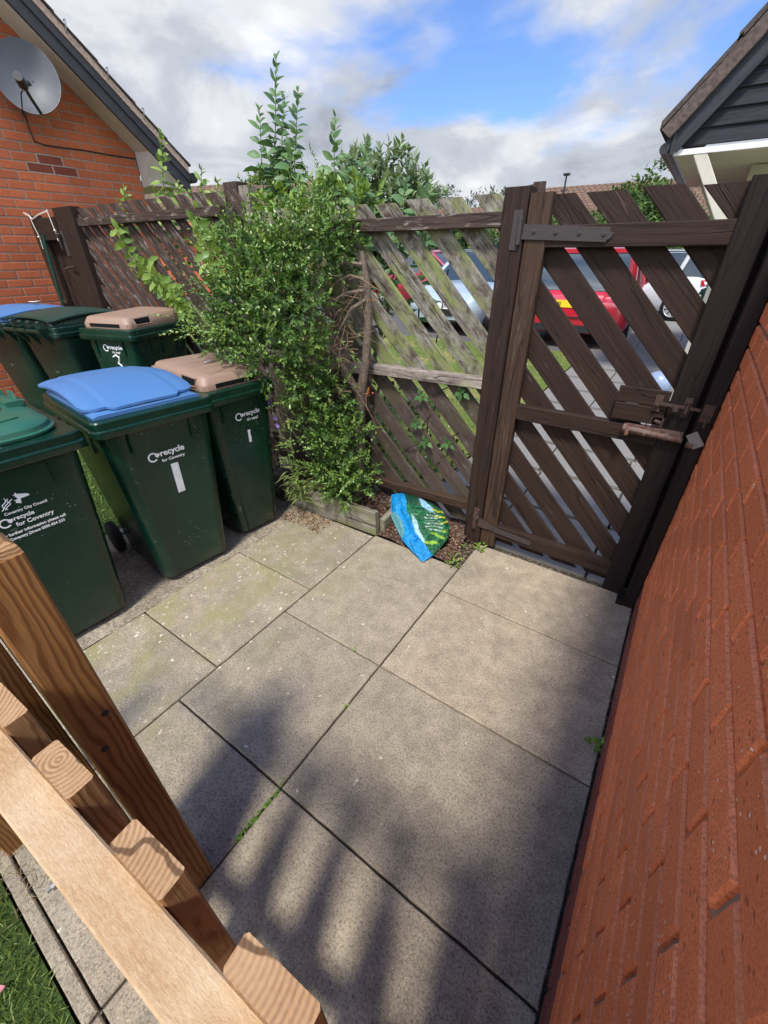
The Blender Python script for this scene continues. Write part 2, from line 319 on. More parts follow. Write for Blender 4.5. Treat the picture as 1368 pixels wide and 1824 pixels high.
M['daisy'] = leaf_mat('white_petal', (0.6, 0.6, 0.5), (0.75, 0.75, 0.65), (0.85, 0.85, 0.75), 0.6, 0.1)
M['bark'] = plain('bark', (0.165, 0.13, 0.10), 0.9, 0.15, var=0.45, scale=70)
M['twig'] = plain('twig', (0.20, 0.135, 0.085), 0.9, 0.15, var=0.35, scale=60)
M['stem'] = plain('green_stem', (0.13, 0.17, 0.06), 0.7, 0.2, var=0.3)
M['vine'] = plain('dark_vine', (0.035, 0.028, 0.02), 0.7, 0.2, var=0.3)

def plastic(name, col, rough=0.33, dirt=0.35, fade=(0.30, 0.32, 0.27)):
    t = MT(name, rough, 0.5); v = t.obj()
    n = t.noise(v, 4.5, 5, 0.65, 0.4); sc = t.noise(t.mapv(v, (9, 9, 60)), 1.0, 4, 0.7); f = t.noise(v, 90, 3, 0.7)
    c = t.mix(t.ramp(n, [(0.45, 0.0), (0.8, dirt * 0.45)]), col, tuple(col[i] * 0.55 + fade[i] * 0.20 for i in range(3)))
    s2 = t.noise(t.mapv(v, (3, 3, 46), (1, 4, 2), (0.35, 0.2, 0)), 1.0, 5, 0.75)
    c = t.mix(t.ramp(s2, [(0.69, 0.0), (0.77, 0.16)]), c, fade)
    vo = t.voro(v, 60); vc = t.sepz(t.voro(v, 60, 'F1', 'Color'))
    sp = t.math('MULTIPLY', t.ramp(vo, [(0.10, 1.0), (0.2, 0.0)]), t.math('GREATER_THAN', vc[0], 0.93))
    c = t.mix(t.math('MULTIPLY', sp, 0.5), c, (0.5, 0.5, 0.45))
    zz = t.math('ADD', t.sepz(v)[2], t.math('MULTIPLY', t.math('SUBTRACT', n, 0.5), 0.5))
    c = t.mix(t.math('MULTIPLY', t.ramp(zz, [(0.0, 0.5), (0.16, 0.0)]), t.ramp(f, [(0.35, 0.3), (0.65, 1.0)])), c, (0.12, 0.10, 0.075))      # splashed dirt low down
    sc2 = t.noise(t.mapv(v, (60, 5, 9), (2, 7, 1), (0.5, 0.3, 0.2)), 1.0, 3, 0.6); sc3 = t.noise(v, 3.2, 2)
    c = t.mix(t.math('MULTIPLY', t.ramp(sc2, [(0.68, 0.0), (0.71, 0.35)]), t.ramp(sc3, [(0.45, 0.0), (0.6, 1.0)])), c, fade)                  # scuffs
    t.color(c); t.rough(t.math('ADD', t.math('MULTIPLY', n, 0.28), rough - 0.12)); t.bump(t.math('ADD', sc, f), 0.08, 0.002); return t.m
M['bin_green'] = plastic('bin_green_plastic', (0.0030, 0.0265, 0.0155), 0.25)
M['bin_dark'] = plastic('bin_dark_green_plastic', (0.006, 0.026, 0.017), 0.28)
M['bin_lid_dark'] = plastic('dark_green_lid_plastic', (0.016, 0.045, 0.034), 0.45)
M['bin_lid_green'] = plastic('green_lid_plastic', (0.022, 0.115, 0.075), 0.38, 0.5, (0.36, 0.42, 0.36))
M['bin_lid_blue'] = plastic('blue_lid_plastic', (0.066, 0.175, 0.385), 0.45, 0.3, (0.42, 0.47, 0.6))
M['bin_lid_brown'] = plastic('brown_lid_plastic', (0.29, 0.19, 0.137), 0.5, 0.8, (0.62, 0.54, 0.48))
M['recess_shade'] = plain('recess_shade_paint', (0.010, 0.012, 0.012), 0.8, 0.1)  # near-black colour for the shade inside openings, laid on solid shapes
M['rubber'] = plain('black_rubber', (0.018, 0.018, 0.018), 0.75, 0.3)
M['white_print'] = plain('white_print', (0.78, 0.79, 0.80), 0.6, 0.2, var=0.06)
M['sticker'] = plain('white_sticker', (0.66, 0.68, 0.71), 0.5, 0.3, var=0.15, scale=20)

def rusty(name, base, rust, amt):
    t = MT(name, 0.7, 0.4); v = t.obj(); n = t.noise(v, 45, 5, 0.7); f = t.noise(v, 220, 3, 0.7)
    c = t.mix(t.ramp(n, [(amt, 0.0), (amt + 0.12, 1.0)]), base, t.mix(f, rust, tuple(x * 0.45 for x in rust)))
    t.color(c); t.bump(t.math('ADD', n, f), 0.6, 0.003); return t.m
M['iron_paint'] = rusty('painted_iron', (0.050, 0.041, 0.039), (0.13, 0.06, 0.04), 0.66)
M['iron_rust'] = rusty('rusty_iron', (0.055, 0.038, 0.034), (0.15, 0.060, 0.038), 0.50)
M['iron_flake'] = rusty('flaking_bolt', (0.16, 0.11, 0.095), (0.17, 0.062, 0.038), 0.47)
M['steel'] = plain('grey_steel', (0.30, 0.30, 0.30), 0.5, 0.5, 0.6)
M['dish'] = plain('dish_grey', (0.095, 0.104, 0.118), 0.5, 0.4, var=0.12, scale=6)
M['black_plastic'] = plain('black_plastic', (0.022, 0.022, 0.025), 0.45, 0.4)
M['fascia'] = plain('dark_fascia', (0.045, 0.043, 0.052), 0.45, 0.4, var=0.15, scale=10)
M['soffit'] = plain('cream_soffit', (0.62, 0.57, 0.50), 0.7, 0.2, var=0.06, scale=8)
M['tile_edge'] = plain('verge_mortar', (0.46, 0.34, 0.27), 0.9, 0.1, var=0.3, scale=40)
M['tile_dark'] = plain('dark_roof_tile', (0.075, 0.062, 0.056), 0.85, 0.2, var=0.4, scale=30)
def rooftile(name, col):
    t = MT(name, 0.9, 0.15); v = t.attr('bc')
    b = t.N.new('ShaderNodeTexBrick'); t.L.new(v, b.inputs['Vector']); b.inputs['Scale'].default_value = 1.0
    b.inputs['Brick Width'].default_value = 0.30; b.inputs['Row Height'].default_value = 0.30; b.inputs['Mortar Size'].default_value = 0.03
    b.inputs['Color1'].default_value = (*col, 1); b.inputs['Color2'].default_value = (*(x * 0.78 for x in col), 1)
    b.inputs['Mortar'].default_value = (*(x * 0.35 for x in col), 1)
    n = t.noise(v, 4, 4, 0.6); t.color(t.mix(t.math('MULTIPLY', n, 0.5), b.outputs['Color'], tuple(x * 0.6 for x in col)))
    t.bump(b.outputs['Fac'], 0.8, 0.03); return t.m
M['tile_brown'] = plain('brown_tile_edge', (0.105, 0.080, 0.072), 0.9, 0.15, var=0.4, scale=35)
M['roof'] = rooftile('brown_roof_tiles', (0.21, 0.135, 0.095))
M['clad'] = wood_paint('black_cladding', (0.026, 0.027, 0.034), (0.10, 0.10, 0.11), 0.70)
M['barge'] = wood_paint('black_bargeboard', (0.042, 0.044, 0.054), (0.13, 0.13, 0.14), 0.72)
M['white_paint'] = plain('white_paint', (0.74, 0.72, 0.72), 0.6, 0.25, var=0.05, scale=8)
M['cream'] = plain('cream_render', (0.52, 0.49, 0.41), 0.8, 0.15, var=0.08, scale=6)
M['rope'] = plain('white_cord', (0.72, 0.68, 0.60), 0.9, 0.1, var=0.2, scale=200)
M['green_pole'] = plain('green_pole', (0.012, 0.065, 0.042), 0.4, 0.4)
M['bluegrey'] = plain('blue_grey_plastic', (0.24, 0.31, 0.44), 0.35, 0.5)

def car_paint(name, col):
    t = MT(name, 0.22, 0.6); t.b.inputs['Coat Weight'].default_value = 0.9; t.b.inputs['Coat Roughness'].default_value = 0.06
    n = t.noise(t.obj(), 3, 3, 0.5); t.color(t.mix(t.math('MULTIPLY', n, 0.25), col, tuple(x * 0.75 for x in col))); return t.m
M['red_paint'] = car_paint('red_car_paint', (0.50, 0.014, 0.035))
M['crimson_paint'] = car_paint('crimson_car_paint', (0.36, 0.012, 0.03))
M['bluegrey_paint'] = car_paint('blue_grey_car_paint', (0.40, 0.49, 0.56))
M['white_car'] = car_paint('white_car_paint', (0.70, 0.70, 0.70))
M['silver_car'] = car_paint('silver_car_paint', (0.55, 0.60, 0.62))
M['glass'] = plain('car_glass', (0.035, 0.05, 0.06), 0.08, 0.9, var=0.1)
M['lamp_clear'] = plain('headlamp', (0.62, 0.64, 0.66), 0.15, 0.8)
M['lamp_red'] = plain('tail_lamp', (0.42, 0.012, 0.012), 0.15, 0.7)
M['rim'] = plain('wheel_silver', (0.50, 0.50, 0.52), 0.35, 0.6, 0.3)
M['plate_white'] = plain('white_plate', (0.78, 0.78, 0.76), 0.4, 0.3, var=0.04)
M['plate_yellow'] = plain('yellow_plate', (0.78, 0.58, 0.03), 0.4, 0.3, var=0.04)
M['ink'] = plain('black_ink', (0.012, 0.012, 0.012), 0.5, 0.2)

# ================================================================== helpers: geometry
def vec(*a): return np.array(a, float)
class MB:
    """collects shapes and links them as ONE mesh object"""
    def __init__(s): s.v = []; s.f = []; s.bc = []; s.rn = []; s.mi = []; s.n = 0
    def add(s, vs, fs, bc=None, rn=None, mi=0):
        k = s.n; vs = [tuple(map(float, p)) for p in vs]
        s.v += vs; s.n += len(vs)
        s.f += [tuple(i + k for i in f) for f in fs]
        s.bc += [tuple(map(float, b)) for b in bc] if bc is not None else vs
        s.rn += [random.random() if rn is None else rn] * len(vs)
        s.mi += [mi] * len(fs) if isinstance(mi, int) else list(mi)
    def board(s, p0, p1, wdir, w, t, ch=0.003, mi=0, end_mi=None, tdir=None, wob=0.0, cut0=0.0, cut1=0.0):
        """plank from p0 to p1 (axis), width w along wdir, thickness t; chamfered edges. cut0/cut1 shear the ends along the width"""
        p0, p1 = vec(*p0), vec(*p1); a = p1 - p0; ln = np.linalg.norm(a); a /= ln
        wd = vec(*wdir); wd -= a * (wd @ a); wd /= np.linalg.norm(wd)
        td = np.cross(a, wd)
        prof = []
        hw, ht = w / 2, t / 2
        for (x, y) in ((-hw + ch, -ht), (hw - ch, -ht), (hw, -ht + ch), (hw, ht - ch), (hw - ch, ht), (-hw + ch, ht), (-hw, ht - ch), (-hw, -ht + ch)):
            prof.append((x, y))
        nseg = max(1, int(ln / 0.12)) if wob else 1
        off = vec(random.uniform(0, 40), random.uniform(-0.06, 0.06), random.uniform(-0.05, 0.05))
        V = []; B = []
        for i in range(nseg + 1):
            u = i / nseg
            sc = 1.0
            dw = random.uniform(-wob, wob) if wob else 0
            for (x, y) in prof:
                al = u * ln + (cut0 * (1 - u) + cut1 * u) * x / hw
                V.append(p0 + a * al + wd * (x * sc + dw) + td * (y + dw * 0.3)); B.append(off + vec(al, x, y))
        F = []
        for i in range(nseg):
            for j in range(8):
                j2 = (j + 1) % 8
                F.append((i * 8 + j, i * 8 + j2, i * 8 + 8 + j2, i * 8 + 8 + j))
        k = nseg * 8
        F.append(tuple(reversed(range(8)))); F.append(tuple(k + j for j in range(8)))
        e = mi if end_mi is None else end_mi
        s.add(V, F, B, None, [mi] * (len(F) - 2) + [e, e])
    def box(s, c, h, ax=None, ch=0.0, mi=0, taper=1.0):
        c = vec(*c); ax = np.eye(3) if ax is None else np.array(ax, float)
        V = [c + ax[0] * h[0] * i * (taper if k > 0 else 1) + ax[1] * h[1] * j * (taper if k > 0 else 1) + ax[2] * h[2] * k
             for k in (-1, 1) for j in (-1, 1) for i in (-1, 1)]
        F = [(0, 2, 3, 1), (4, 5, 7, 6), (0, 1, 5, 4), (2, 6, 7, 3), (0, 4, 6, 2), (1, 3, 7, 5)]
        s.add(V, F, None, None, mi)
    def tube(s, pts, rad, n=7, mi=0, caps=True):
        P = [vec(*p) for p in pts]; m = len(P)
        rr = [rad] * m if isinstance(rad, (int, float)) else rad
        V = []; prev = None
        for i in range(m):
            t = P[min(i + 1, m - 1)] - P[max(i - 1, 0)]; t /= (np.linalg.norm(t) + 1e-9)
            if prev is None:
                prev = np.cross(t, vec(0, 0, 1) if abs(t[2]) < 0.9 else vec(1, 0, 0))
            u = prev - t * (prev @ t); u /= (np.linalg.norm(u) + 1e-9); prev = u; w_ = np.cross(t, u)
            for j in range(n):
                a = 2 * math.pi * j / n
                V.append(P[i] + (u * math.cos(a) + w_ * math.sin(a)) * rr[i])
        F = [(i * n + j, i * n + (j + 1) % n, i * n + n + (j + 1) % n, i * n + n + j) for i in range(m - 1) for j in range(n)]
        if caps: F.append(tuple(reversed(range(n)))); F.append(tuple((m - 1) * n + j for j in range(n)))
        s.add(V, F, None, None, mi)
    def loft(s, rings, cap0=True, cap1=True, mi=0, closed=True):
        n = len(rings[0]); V = [p for r in rings for p in r]; F = []
        for i in range(len(rings) - 1):
            for j in range(n if closed else n - 1):
                F.append((i * n + j, i * n + (j + 1) % n, i * n + n + (j + 1) % n, i * n + n + j))
        if cap0: F.append(tuple(reversed(range(n))))
        if cap1: F.append(tuple((len(rings) - 1) * n + j for j in range(n)))
        s.add(V, F, None, None, mi)
    def poly(s, pts, thick, nrm, mi=0):
        """flat outline given real thickness along nrm"""
        n = len(pts); nn = vec(*nrm) / np.linalg.norm(vec(*nrm)) * thick
        A = [vec(*p) for p in pts]; V = A + [p + nn for p in A]
        F = [tuple(reversed(range(n))), tuple(range(n, 2 * n))] + [(i, (i + 1) % n, n + (i + 1) % n, n + i) for i in range(n)]
        s.add(V, F, None, None, mi)
    def grid(s, fn, nu, nv, mi=0):
        V = [fn(i / nu, j / nv) for i in range(nu + 1) for j in range(nv + 1)]; q = nv + 1
        F = [(i * q + j, i * q + q + j, i * q + q + j + 1, i * q + j + 1) for i in range(nu) for j in range(nv)]
        s.add(V, F, None, None, mi)
    def build(s, name, mats, parent=None, smooth=None, recalc=False):
        me = bpy.data.meshes.new(name); me.from_pydata(s.v, [], s.f)
        a = me.attributes.new('bc', 'FLOAT_VECTOR', 'POINT'); a.data.foreach_set('vector', np.array(s.bc, 'f').ravel())
        a = me.attributes.new('rnd', 'FLOAT', 'POINT'); a.data.foreach_set('value', np.array(s.rn, 'f'))
        for m in (mats if isinstance(mats, (list, tuple)) else [mats]): me.materials.append(m)
        me.polygons.foreach_set('material_index', np.array(s.mi, 'i'))
        if recalc:
            b = bmesh.new(); b.from_mesh(me); bmesh.ops.recalc_face_normals(b, faces=b.faces); b.to_mesh(me); b.free()
        if smooth is not None:
            me.shade_smooth(); me.set_sharp_from_angle(angle=R(smooth))
        me.update()
        o = bpy.data.objects.new(name, me); COL.objects.link(o)
        if parent is not None: o.parent = parent
        return o
def thing(name, label, cat, loc=(0, 0, 0), rz=0.0, group=None):
    o = bpy.data.objects.new(name, None); COL.objects.link(o); o.empty_display_size = 0.1
    o.location = loc; o.rotation_euler = (0, 0, rz); o['label'] = label; o['category'] = cat
    if group: o['group'] = group
    return o
def tag(o, label, cat, group=None):
    o['label'] = label; o['category'] = cat
    if group: o['group'] = group
    return o
def rebase(t, loc):
    """put the thing's Empty at its base without moving its parts"""
    d = Vector(loc) - t.location; t.location = loc
    for ch in t.children: ch.location = ch.location - d
def struct(o, kind='structure', label=None):
    o['kind'] = kind
    if label: o['label'] = label
    return o
def copy_tree(o, parent=None):
    c = o.copy(); COL.objects.link(c)
    if parent is not None: c.parent = parent
    for ch in list(o.children): copy_tree(ch, c)
    return c
def rrect(hx, hy, r, z, n=5, cx=0.0, cy=0.0):
    P = []
    for (sx, sy, a0) in ((1, 1, 0), (-1, 1, 90), (-1, -1, 180), (1, -1, 270)):
        for i in range(n + 1):
            a = R(a0 + 90 * i / n); P.append((cx + sx * (hx - r) + r * math.cos(a), cy + sy * (hy - r) + r * math.sin(a), z))
    return P
def text_mesh(name, body, size, mat, parent, M4, bold=0.0, align='LEFT', extrude=0.0006):
    cu = bpy.data.curves.new('t', 'FONT'); cu.body = body; cu.size = size; cu.extrude = extrude; cu.offset = bold; cu.align_x = align
    cu.resolution_u = 3
    o = bpy.data.objects.new('t', cu); COL.objects.link(o)
    dg = bpy.context.evaluated_depsgraph_get(); dg.update()
    me = bpy.data.meshes.new_from_object(o.evaluated_get(dg)); me.name = name
    bpy.data.objects.remove(o); bpy.data.curves.remove(cu)
    me.materials.clear(); me.materials.append(mat)
    t = bpy.data.objects.new(name, me); COL.objects.link(t)
    if parent is not None: t.parent = parent
    t.matrix_local = M4
    return t
def text_width(o, width, height=None):
    """stretch a text mesh to a given width (and height)"""
    co = np.empty(len(o.data.vertices) * 3, 'f'); o.data.vertices.foreach_get('co', co); co = co.reshape(-1, 3)
    k = width / (co[:, 0].max() - co[:, 0].min()); co[:, 0] = (co[:, 0] - co[:, 0].min()) * k; co[:, 1] *= k if height is None else height
    o.data.vertices.foreach_set('co', co.ravel()); o.data.update(); return o
def frame(o, x, y):
    """4x4 with local x along x, y along y (text plane)"""
    x = Vector(x).normalized(); y = Vector(y); y = (y - x * y.dot(x)).normalized(); z = x.cross(y)
    return Matrix(((x.x, y.x, z.x, o[0]), (x.y, y.y, z.y, o[1]), (x.z, y.z, z.z, o[2]), (0, 0, 0, 1)))

# ---------------------------------------------------------------- leaves
def leaf_arrays(base, dirs, ups, length, width, fold=0.18, curl=0.12, oval=False):
    """base, dirs, ups (n,3); length, width (n,) -> folded leaves, 5 corners each, or 11 for large oval ones"""
    d = dirs / (np.linalg.norm(dirs, axis=1, keepdims=True) + 1e-9)
    sd = np.cross(d, ups); sd /= (np.linalg.norm(sd, axis=1, keepdims=True) + 1e-9)
    up = np.cross(sd, d)
    l = length[:, None]; w_ = width[:, None]
    if oval: T = [(0, 0), (.20, .34), (.20, 0), (.20, -.34), (.48, .5), (.48, 0), (.48, -.5), (.78, .31), (.78, 0), (.78, -.31), (1.0, 0)]
    else: T = [(0, 0), (.42, .5), (.48, 0), (.42, -.5), (1.0, 0)]
    V = np.empty((len(base), len(T), 3))
    for i, (t, s) in enumerate(T):
        V[:, i] = base + d * l * t * (1 - 0.25 * curl * t) + sd * w_ * s + up * (w_ * fold * abs(s) * 2 - l * curl * t * t)
    return V
LEAF_F = {5: np.array([(0, 1, 2), (0, 2, 3), (1, 4, 2), (2, 4, 3)]),
          11: np.array([(0, 1, 2), (0, 2, 3), (1, 4, 5), (1, 5, 2), (2, 5, 6), (2, 6, 3), (4, 7, 8), (4, 8, 5), (5, 8, 9), (5, 9, 6), (7, 10, 8), (8, 10, 9)])}
def leaf_object(name, V, mat, parent=None, lv=None):
    n, q = V.shape[:2]
    F = (LEAF_F[q][None] + (np.arange(n) * q)[:, None, None]).reshape(-1, 3)
    me = bpy.data.meshes.new(name)
    me.vertices.add(n * q); me.vertices.foreach_set('co', V.reshape(-1).astype('f'))
    nf = len(F); me.loops.add(nf * 3); me.loops.foreach_set('vertex_index', F.reshape(-1).astype('i'))
    me.polygons.add(nf); me.polygons.foreach_set('loop_start', np.arange(0, nf * 3, 3, dtype='i'))
    me.update(calc_edges=True)
    if lv is None: lv = np.clip(rng.normal(0.45, 0.22, n), 0, 1)
    a = me.attributes.new('lv', 'FLOAT', 'POINT'); a.data.foreach_set('value', np.repeat(lv, q).astype('f'))
    me.materials.append(mat)
    if q == 11: me.shade_smooth()
    o = bpy.data.objects.new(name, me); COL.objects.link(o)
    if parent is not None: o.parent = parent
    return o
def unit(n):
    v = rng.normal(size=(n, 3)); return v / np.linalg.norm(v, axis=1, keepdims=True)
def sprig_leaves(tips, dirs, slen, nl, ll, lw, droop=0.2):
    """leaves along little twigs: tips (start points), dirs, -> leaf vertices"""
    k = len(tips); B = []; D = []; U = []
    side = np.cross(dirs, unit(k)); side /= (np.linalg.norm(side, axis=1, keepdims=True) + 1e-9)
    s2 = np.cross(dirs, side)
    for i in range(nl):
        u = (i + 0.5) / nl
        p = tips + dirs * (slen[:, None] * u) - np.array([0, 0, 1.0]) * (droop * slen[:, None] * u * u)
        ang = i * 2.4 + rng.uniform(-0.4, 0.4, k)
        out = side * np.cos(ang)[:, None] + s2 * np.sin(ang)[:, None]
        dd = out * (1.0 - 0.55 * u) + dirs * (0.45 + 0.6 * u) + rng.normal(0, 0.15, (k, 3))
        B.append(p); D.append(dd); U.append(dirs + np.array([0, 0, 0.8]) + rng.normal(0, 0.3, (k, 3)))
    B = np.concatenate(B); D = np.concatenate(D); U = np.concatenate(U); m = len(B)
    return leaf_arrays(B, D, U, rng.uniform(0.7, 1.25, m) * ll, rng.uniform(0.75, 1.2, m) * lw)
def crown(name, clumps, per, mat, parent, ll, lw, nl=8, slen=0.09, droop=0.2, upb=0.35, lvshift=0.0):
    """clumps: (x,y,z,rx,ry,rz) ellipsoids filled with leafy sprigs, denser at the skin"""
    T = []; D = []; LVB = []
    for (x, y, z, rx, ry, rz) in clumps:
        n = int(per * (rx * rz) / 0.04); d = unit(n)
        rad = rng.uniform(0.35, 1.02, n) ** 0.55
        T.append(np.array([x, y, z]) + d * np.array([rx, ry, rz]) * rad[:, None])
        dd = d + np.array([0, 0, upb]) + rng.normal(0, 0.45, (n, 3)); D.append(dd / np.linalg.norm(dd, axis=1, keepdims=True))
        LVB.append(rng.normal(0, 0.13, n) + rng.normal(0, 0.06))
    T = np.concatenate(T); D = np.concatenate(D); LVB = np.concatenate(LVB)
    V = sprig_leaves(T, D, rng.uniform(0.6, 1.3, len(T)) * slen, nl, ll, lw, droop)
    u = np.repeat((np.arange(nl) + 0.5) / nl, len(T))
    lv = np.clip(np.tile(LVB, nl) + 0.24 + lvshift + 0.42 * u ** 1.5 + rng.normal(0, 0.12, len(V)), 0, 1)  # leaves painted darker towards the sprig base, as shade inside the crown
    return leaf_object(name, V, mat, parent, lv)

# ================================================================== the ground
def sheet(name, pts, mat, nx=1, ny=1):
    m = MB(); (x0, y0), (x1, y1), z = pts[0], pts[1], pts[2]
    m.grid(lambda u, v: (x0 + (x1 - x0) * u, y0 + (y1 - y0) * v, z(x0 + (x1 - x0) * u, y0 + (y1 - y0) * v) if callable(z) else z), nx, ny)
    return struct(m.build(name, mat))
sheet('ground', [(-400, -400), (400, 600), -0.06], M['lawn'])
sheet('yard_soil', [(-2.78, -0.262), (0.24, 2.3), -0.020], M['joint'])
ramp_z = lambda x, y: -0.012 + 0.16 * min(1, max(0, (y - 2.4) / 5.4))
sheet('lawn', [(-14, 2.3), (-1.30, 7.8), ramp_z], M['lawn'], 6, 20)
sheet('car_park', [(-60, 7.8), (40, 40), 0.146], M['asphalt'])
sheet('neighbour_lawn', [(-5.78, -6), (-2.78, 2.3), lambda x, y: 0.0 + 0.165 * min(1, max(0, (-2.85 - x) / 0.3))], M['turf'], 40, 4)
sheet('back_lawn', [(-2.78, -6), (0.24, -0.266), -0.008], M['turf'])
# strip of gritty concrete under the front bins
m = MB()
m.grid(lambda u, v: (-2.78 + 0.88 * u, -0.25 + 2.03 * v, -0.004 + 0.004 * math.sin(u * 9 + v * 31) * math.sin(v * 17)), 10, 24)
struct(m.build('gritty_strip', M['grit'], smooth=60))
# paving slabs: 600 and 900 mm, laid with open joints
SL = []
def slab(x0, y0, x1, y1): SL.append((x0, y0, x1, y1))
XS0, XS1, XS2, XS3 = -1.900, -1.298, -0.698, 0.192
for y0, y1 in ((-0.023, 0.57), (0.57, 1.177), (1.177, 1.782), (-0.262, -0.023)): slab(XS0, y0, XS1, y1)
for y0, y1 in ((-0.222, 0.378), (0.378, 0.982), (0.982, 1.80), (-0.262, -0.222)): slab(XS1, y0, XS2, y1)
for y0, y1 in ((-0.222, 0.378), (0.378, 0.982), (0.982, 1.575), (1.575, 2.09), (-0.262, -0.222)): slab(XS2, y0, XS3, y1)
m = MB()
for (x0, y0, x1, y1) in SL:
    g = 0.0032; r_ = random.random(); tilt = [random.uniform(-0.0016, 0.0016) for _ in range(4)]
    nx, ny = max(2, int((x1 - x0) / 0.05)), max(2, int((y1 - y0) / 0.05))
    def edge(px, py):
        return px + 0.0013 * math.sin(py * 71 + x0 * 9) + 0.0009 * math.sin(py * 173), py + 0.0013 * math.sin(px * 67 + y0 * 7) + 0.0009 * math.sin(px * 191)
    rings = []
    for (ins, z) in ((g, -0.035), (g, -0.0035), (g + 0.0035, 0.0)):
        P = []
        a0, b0, a1, b1 = x0 + ins, y0 + ins, x1 - ins, y1 - ins
        for i in range(nx): P.append((a0 + (a1 - a0) * i / nx, b0))
        for i in range(ny): P.append((a1, b0 + (b1 - b0) * i / ny))
        for i in range(nx): P.append((a1 - (a1 - a0) * i / nx, b1))
        for i in range(ny): P.append((a0, b1 - (b1 - b0) * i / ny))
        Q = []
        for (px, py) in P:
            u, v = (px - x0) / (x1 - x0), (py - y0) / (y1 - y0)
            dz = tilt[0] * (1 - u) * (1 - v) + tilt[1] * u * (1 - v) + tilt[2] * u * v + tilt[3] * (1 - u) * v
            ex, ey = edge(px, py)
            Q.append((min(max(ex, a0), a1) if 0 < u < 1 else px, min(max(ey, b0), b1), z + dz))
        rings.append(Q)
    k0 = len(m.rn); m.loft(rings, cap0=False, cap1=True); m.rn[k0:] = [r_] * (len(m.rn) - k0)
struct(m.build('paving', M['paving']))
# path beyond the gate
m = MB(); y = 2.14; row = 0
while y < 12.6:
    for j in range(4):
        x0 = -1.28 + j * 0.62 + (0 if row % 2 else -0.02); zz = ramp_z(0, y) + 0.012
        k0 = len(m.rn)
        m.box((x0 + 0.304, y + 0.292, zz - 0.02), (0.302, 0.289, 0.02)); m.rn[k0:] = [random.random()] * 8
    y += 0.60; row += 1
struct(m.build('path', M['path']))
sheet('path_base', [(-1.30, 2.13), (1.3, 7.8), lambda x, y: ramp_z(x, y) - 0.022], M['joint'], 2, 20)

# ================================================================== brick walls
def brick_wall(u0, u1, z0, z1, P, parent, mats, zlim=None, pale=None, joint=0.010, proud=0.006, dark_courses=0, special=(), names=('bricks', 'mortar'), arris=False):
    """P(u, z, n) -> world point; stretcher bond 225 x 75"""
    b = MB(); k = 0; z = z0
    while z + 0.065 <= z1 + 1e-6:
        u = u0 - (0.1125 if k % 2 else 0.0) + random.uniform(-0.002, 0.002); c = 0
        while u < u1:
            a, e = max(u, u0), min(u + 0.225 - joint + random.uniform(-0.0015, 0.0015), u1)
            if zlim is not None and zlim((a + e) / 2) < z + 0.03: u += 0.225; c += 1; continue
            if e - a > 0.02:
                ch = 0.0042; t = z + 0.0645; lo = z + random.uniform(-0.0012, 0.0012)
                pr = proud + random.uniform(-0.0008, 0.0008)
                V = [P(x, y_, n) for (n, i) in ((-0.01, 0), (pr - ch, 0), (pr, ch)) for (x, y_) in ((a + i, lo + i), (e - i, lo + i), (e - i, t - i), (a + i, t - i))]
                F = [(8, 9, 10, 11)] + [(q * 4 + j, q * 4 + (j + 1) % 4, q * 4 + 4 + (j + 1) % 4, q * 4 + 4 + j) for q in (0, 1) for j in range(4)]
                mi = 1 if (k < dark_courses or (k, c) in special) else 0
                ml = [mi] * len(F)
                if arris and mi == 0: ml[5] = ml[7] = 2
                b.add(V, F, None, random.random(), ml)
            u += 0.225; c += 1
        z += 0.075; k += 1
    o = b.build(names[0], list(mats), parent, recalc=True)
    return o
# --- near house wall on the right, its unseen top lowered to lessen its shadow
wl = thing('brick_wall', 'close red brick wall rising from the paving beside the gate', 'wall', (0.194, 0, 0))
WX = 0.194
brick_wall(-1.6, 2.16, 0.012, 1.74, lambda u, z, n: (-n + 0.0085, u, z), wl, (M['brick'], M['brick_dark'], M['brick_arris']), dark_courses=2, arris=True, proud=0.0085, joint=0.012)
m = MB(); m.box((0.1188, 0.28, 0.862), (0.110, 1.876, 0.872)); m.build('mortar', M['mortar'], wl)
m = MB(); m.board((0.0062, -1.6, 0.1585), (0.0062, 2.155, 0.1585), (0, 0, 1), 0.009, 0.006, 0.001); m.build('damp_course', M['mortar_pale'], wl)

# --- the neighbour's gable
HX = -5.80
nh = thing('brick_house', 'red brick gable house with dark sloping verge behind the back bins', 'house', (HX, 0, 0))
vz = lambda y: 2.755 - 0.835 * (y - 3.26)               # underside of the verge boards at the wall
b_low = lambda y: 2.843 - 0.845 * (y - 3.12)
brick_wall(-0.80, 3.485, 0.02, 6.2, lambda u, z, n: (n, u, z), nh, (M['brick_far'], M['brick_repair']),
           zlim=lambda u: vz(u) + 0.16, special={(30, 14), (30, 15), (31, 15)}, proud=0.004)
m = MB()
m.loft([[(-0.12, -3.4, -0.1), (-0.12, 3.48, -0.1), (-0.12, 3.48, vz(3.48)), (-0.12, -0.55, vz(-0.55)), (-0.12, -3.4, vz(-0.55) - 2.3)],
        [(0.0, -3.4, -0.1), (0.0, 3.48, -0.1), (0.0, 3.48, vz(3.48)), (0.0, -0.55, vz(-0.55)), (0.0, -3.4, vz(-0.55) - 2.3)]])
m.box((-3.1, 3.42, 1.2), (2.97, 0.06, 1.25))
m.build('mortar', M['mortar'], nh, recalc=True)
m = MB()                                                 # pale pointing round the repaired bricks
for (u0, u1, z) in ((2.34, 2.80, 2.265), (2.34, 2.80, 2.34), (2.46, 2.69, 2.415)):
    m.board((0.001, u0, z), (0.001, u1, z), (0, 0, 1), 0.010, 0.006, 0.001)
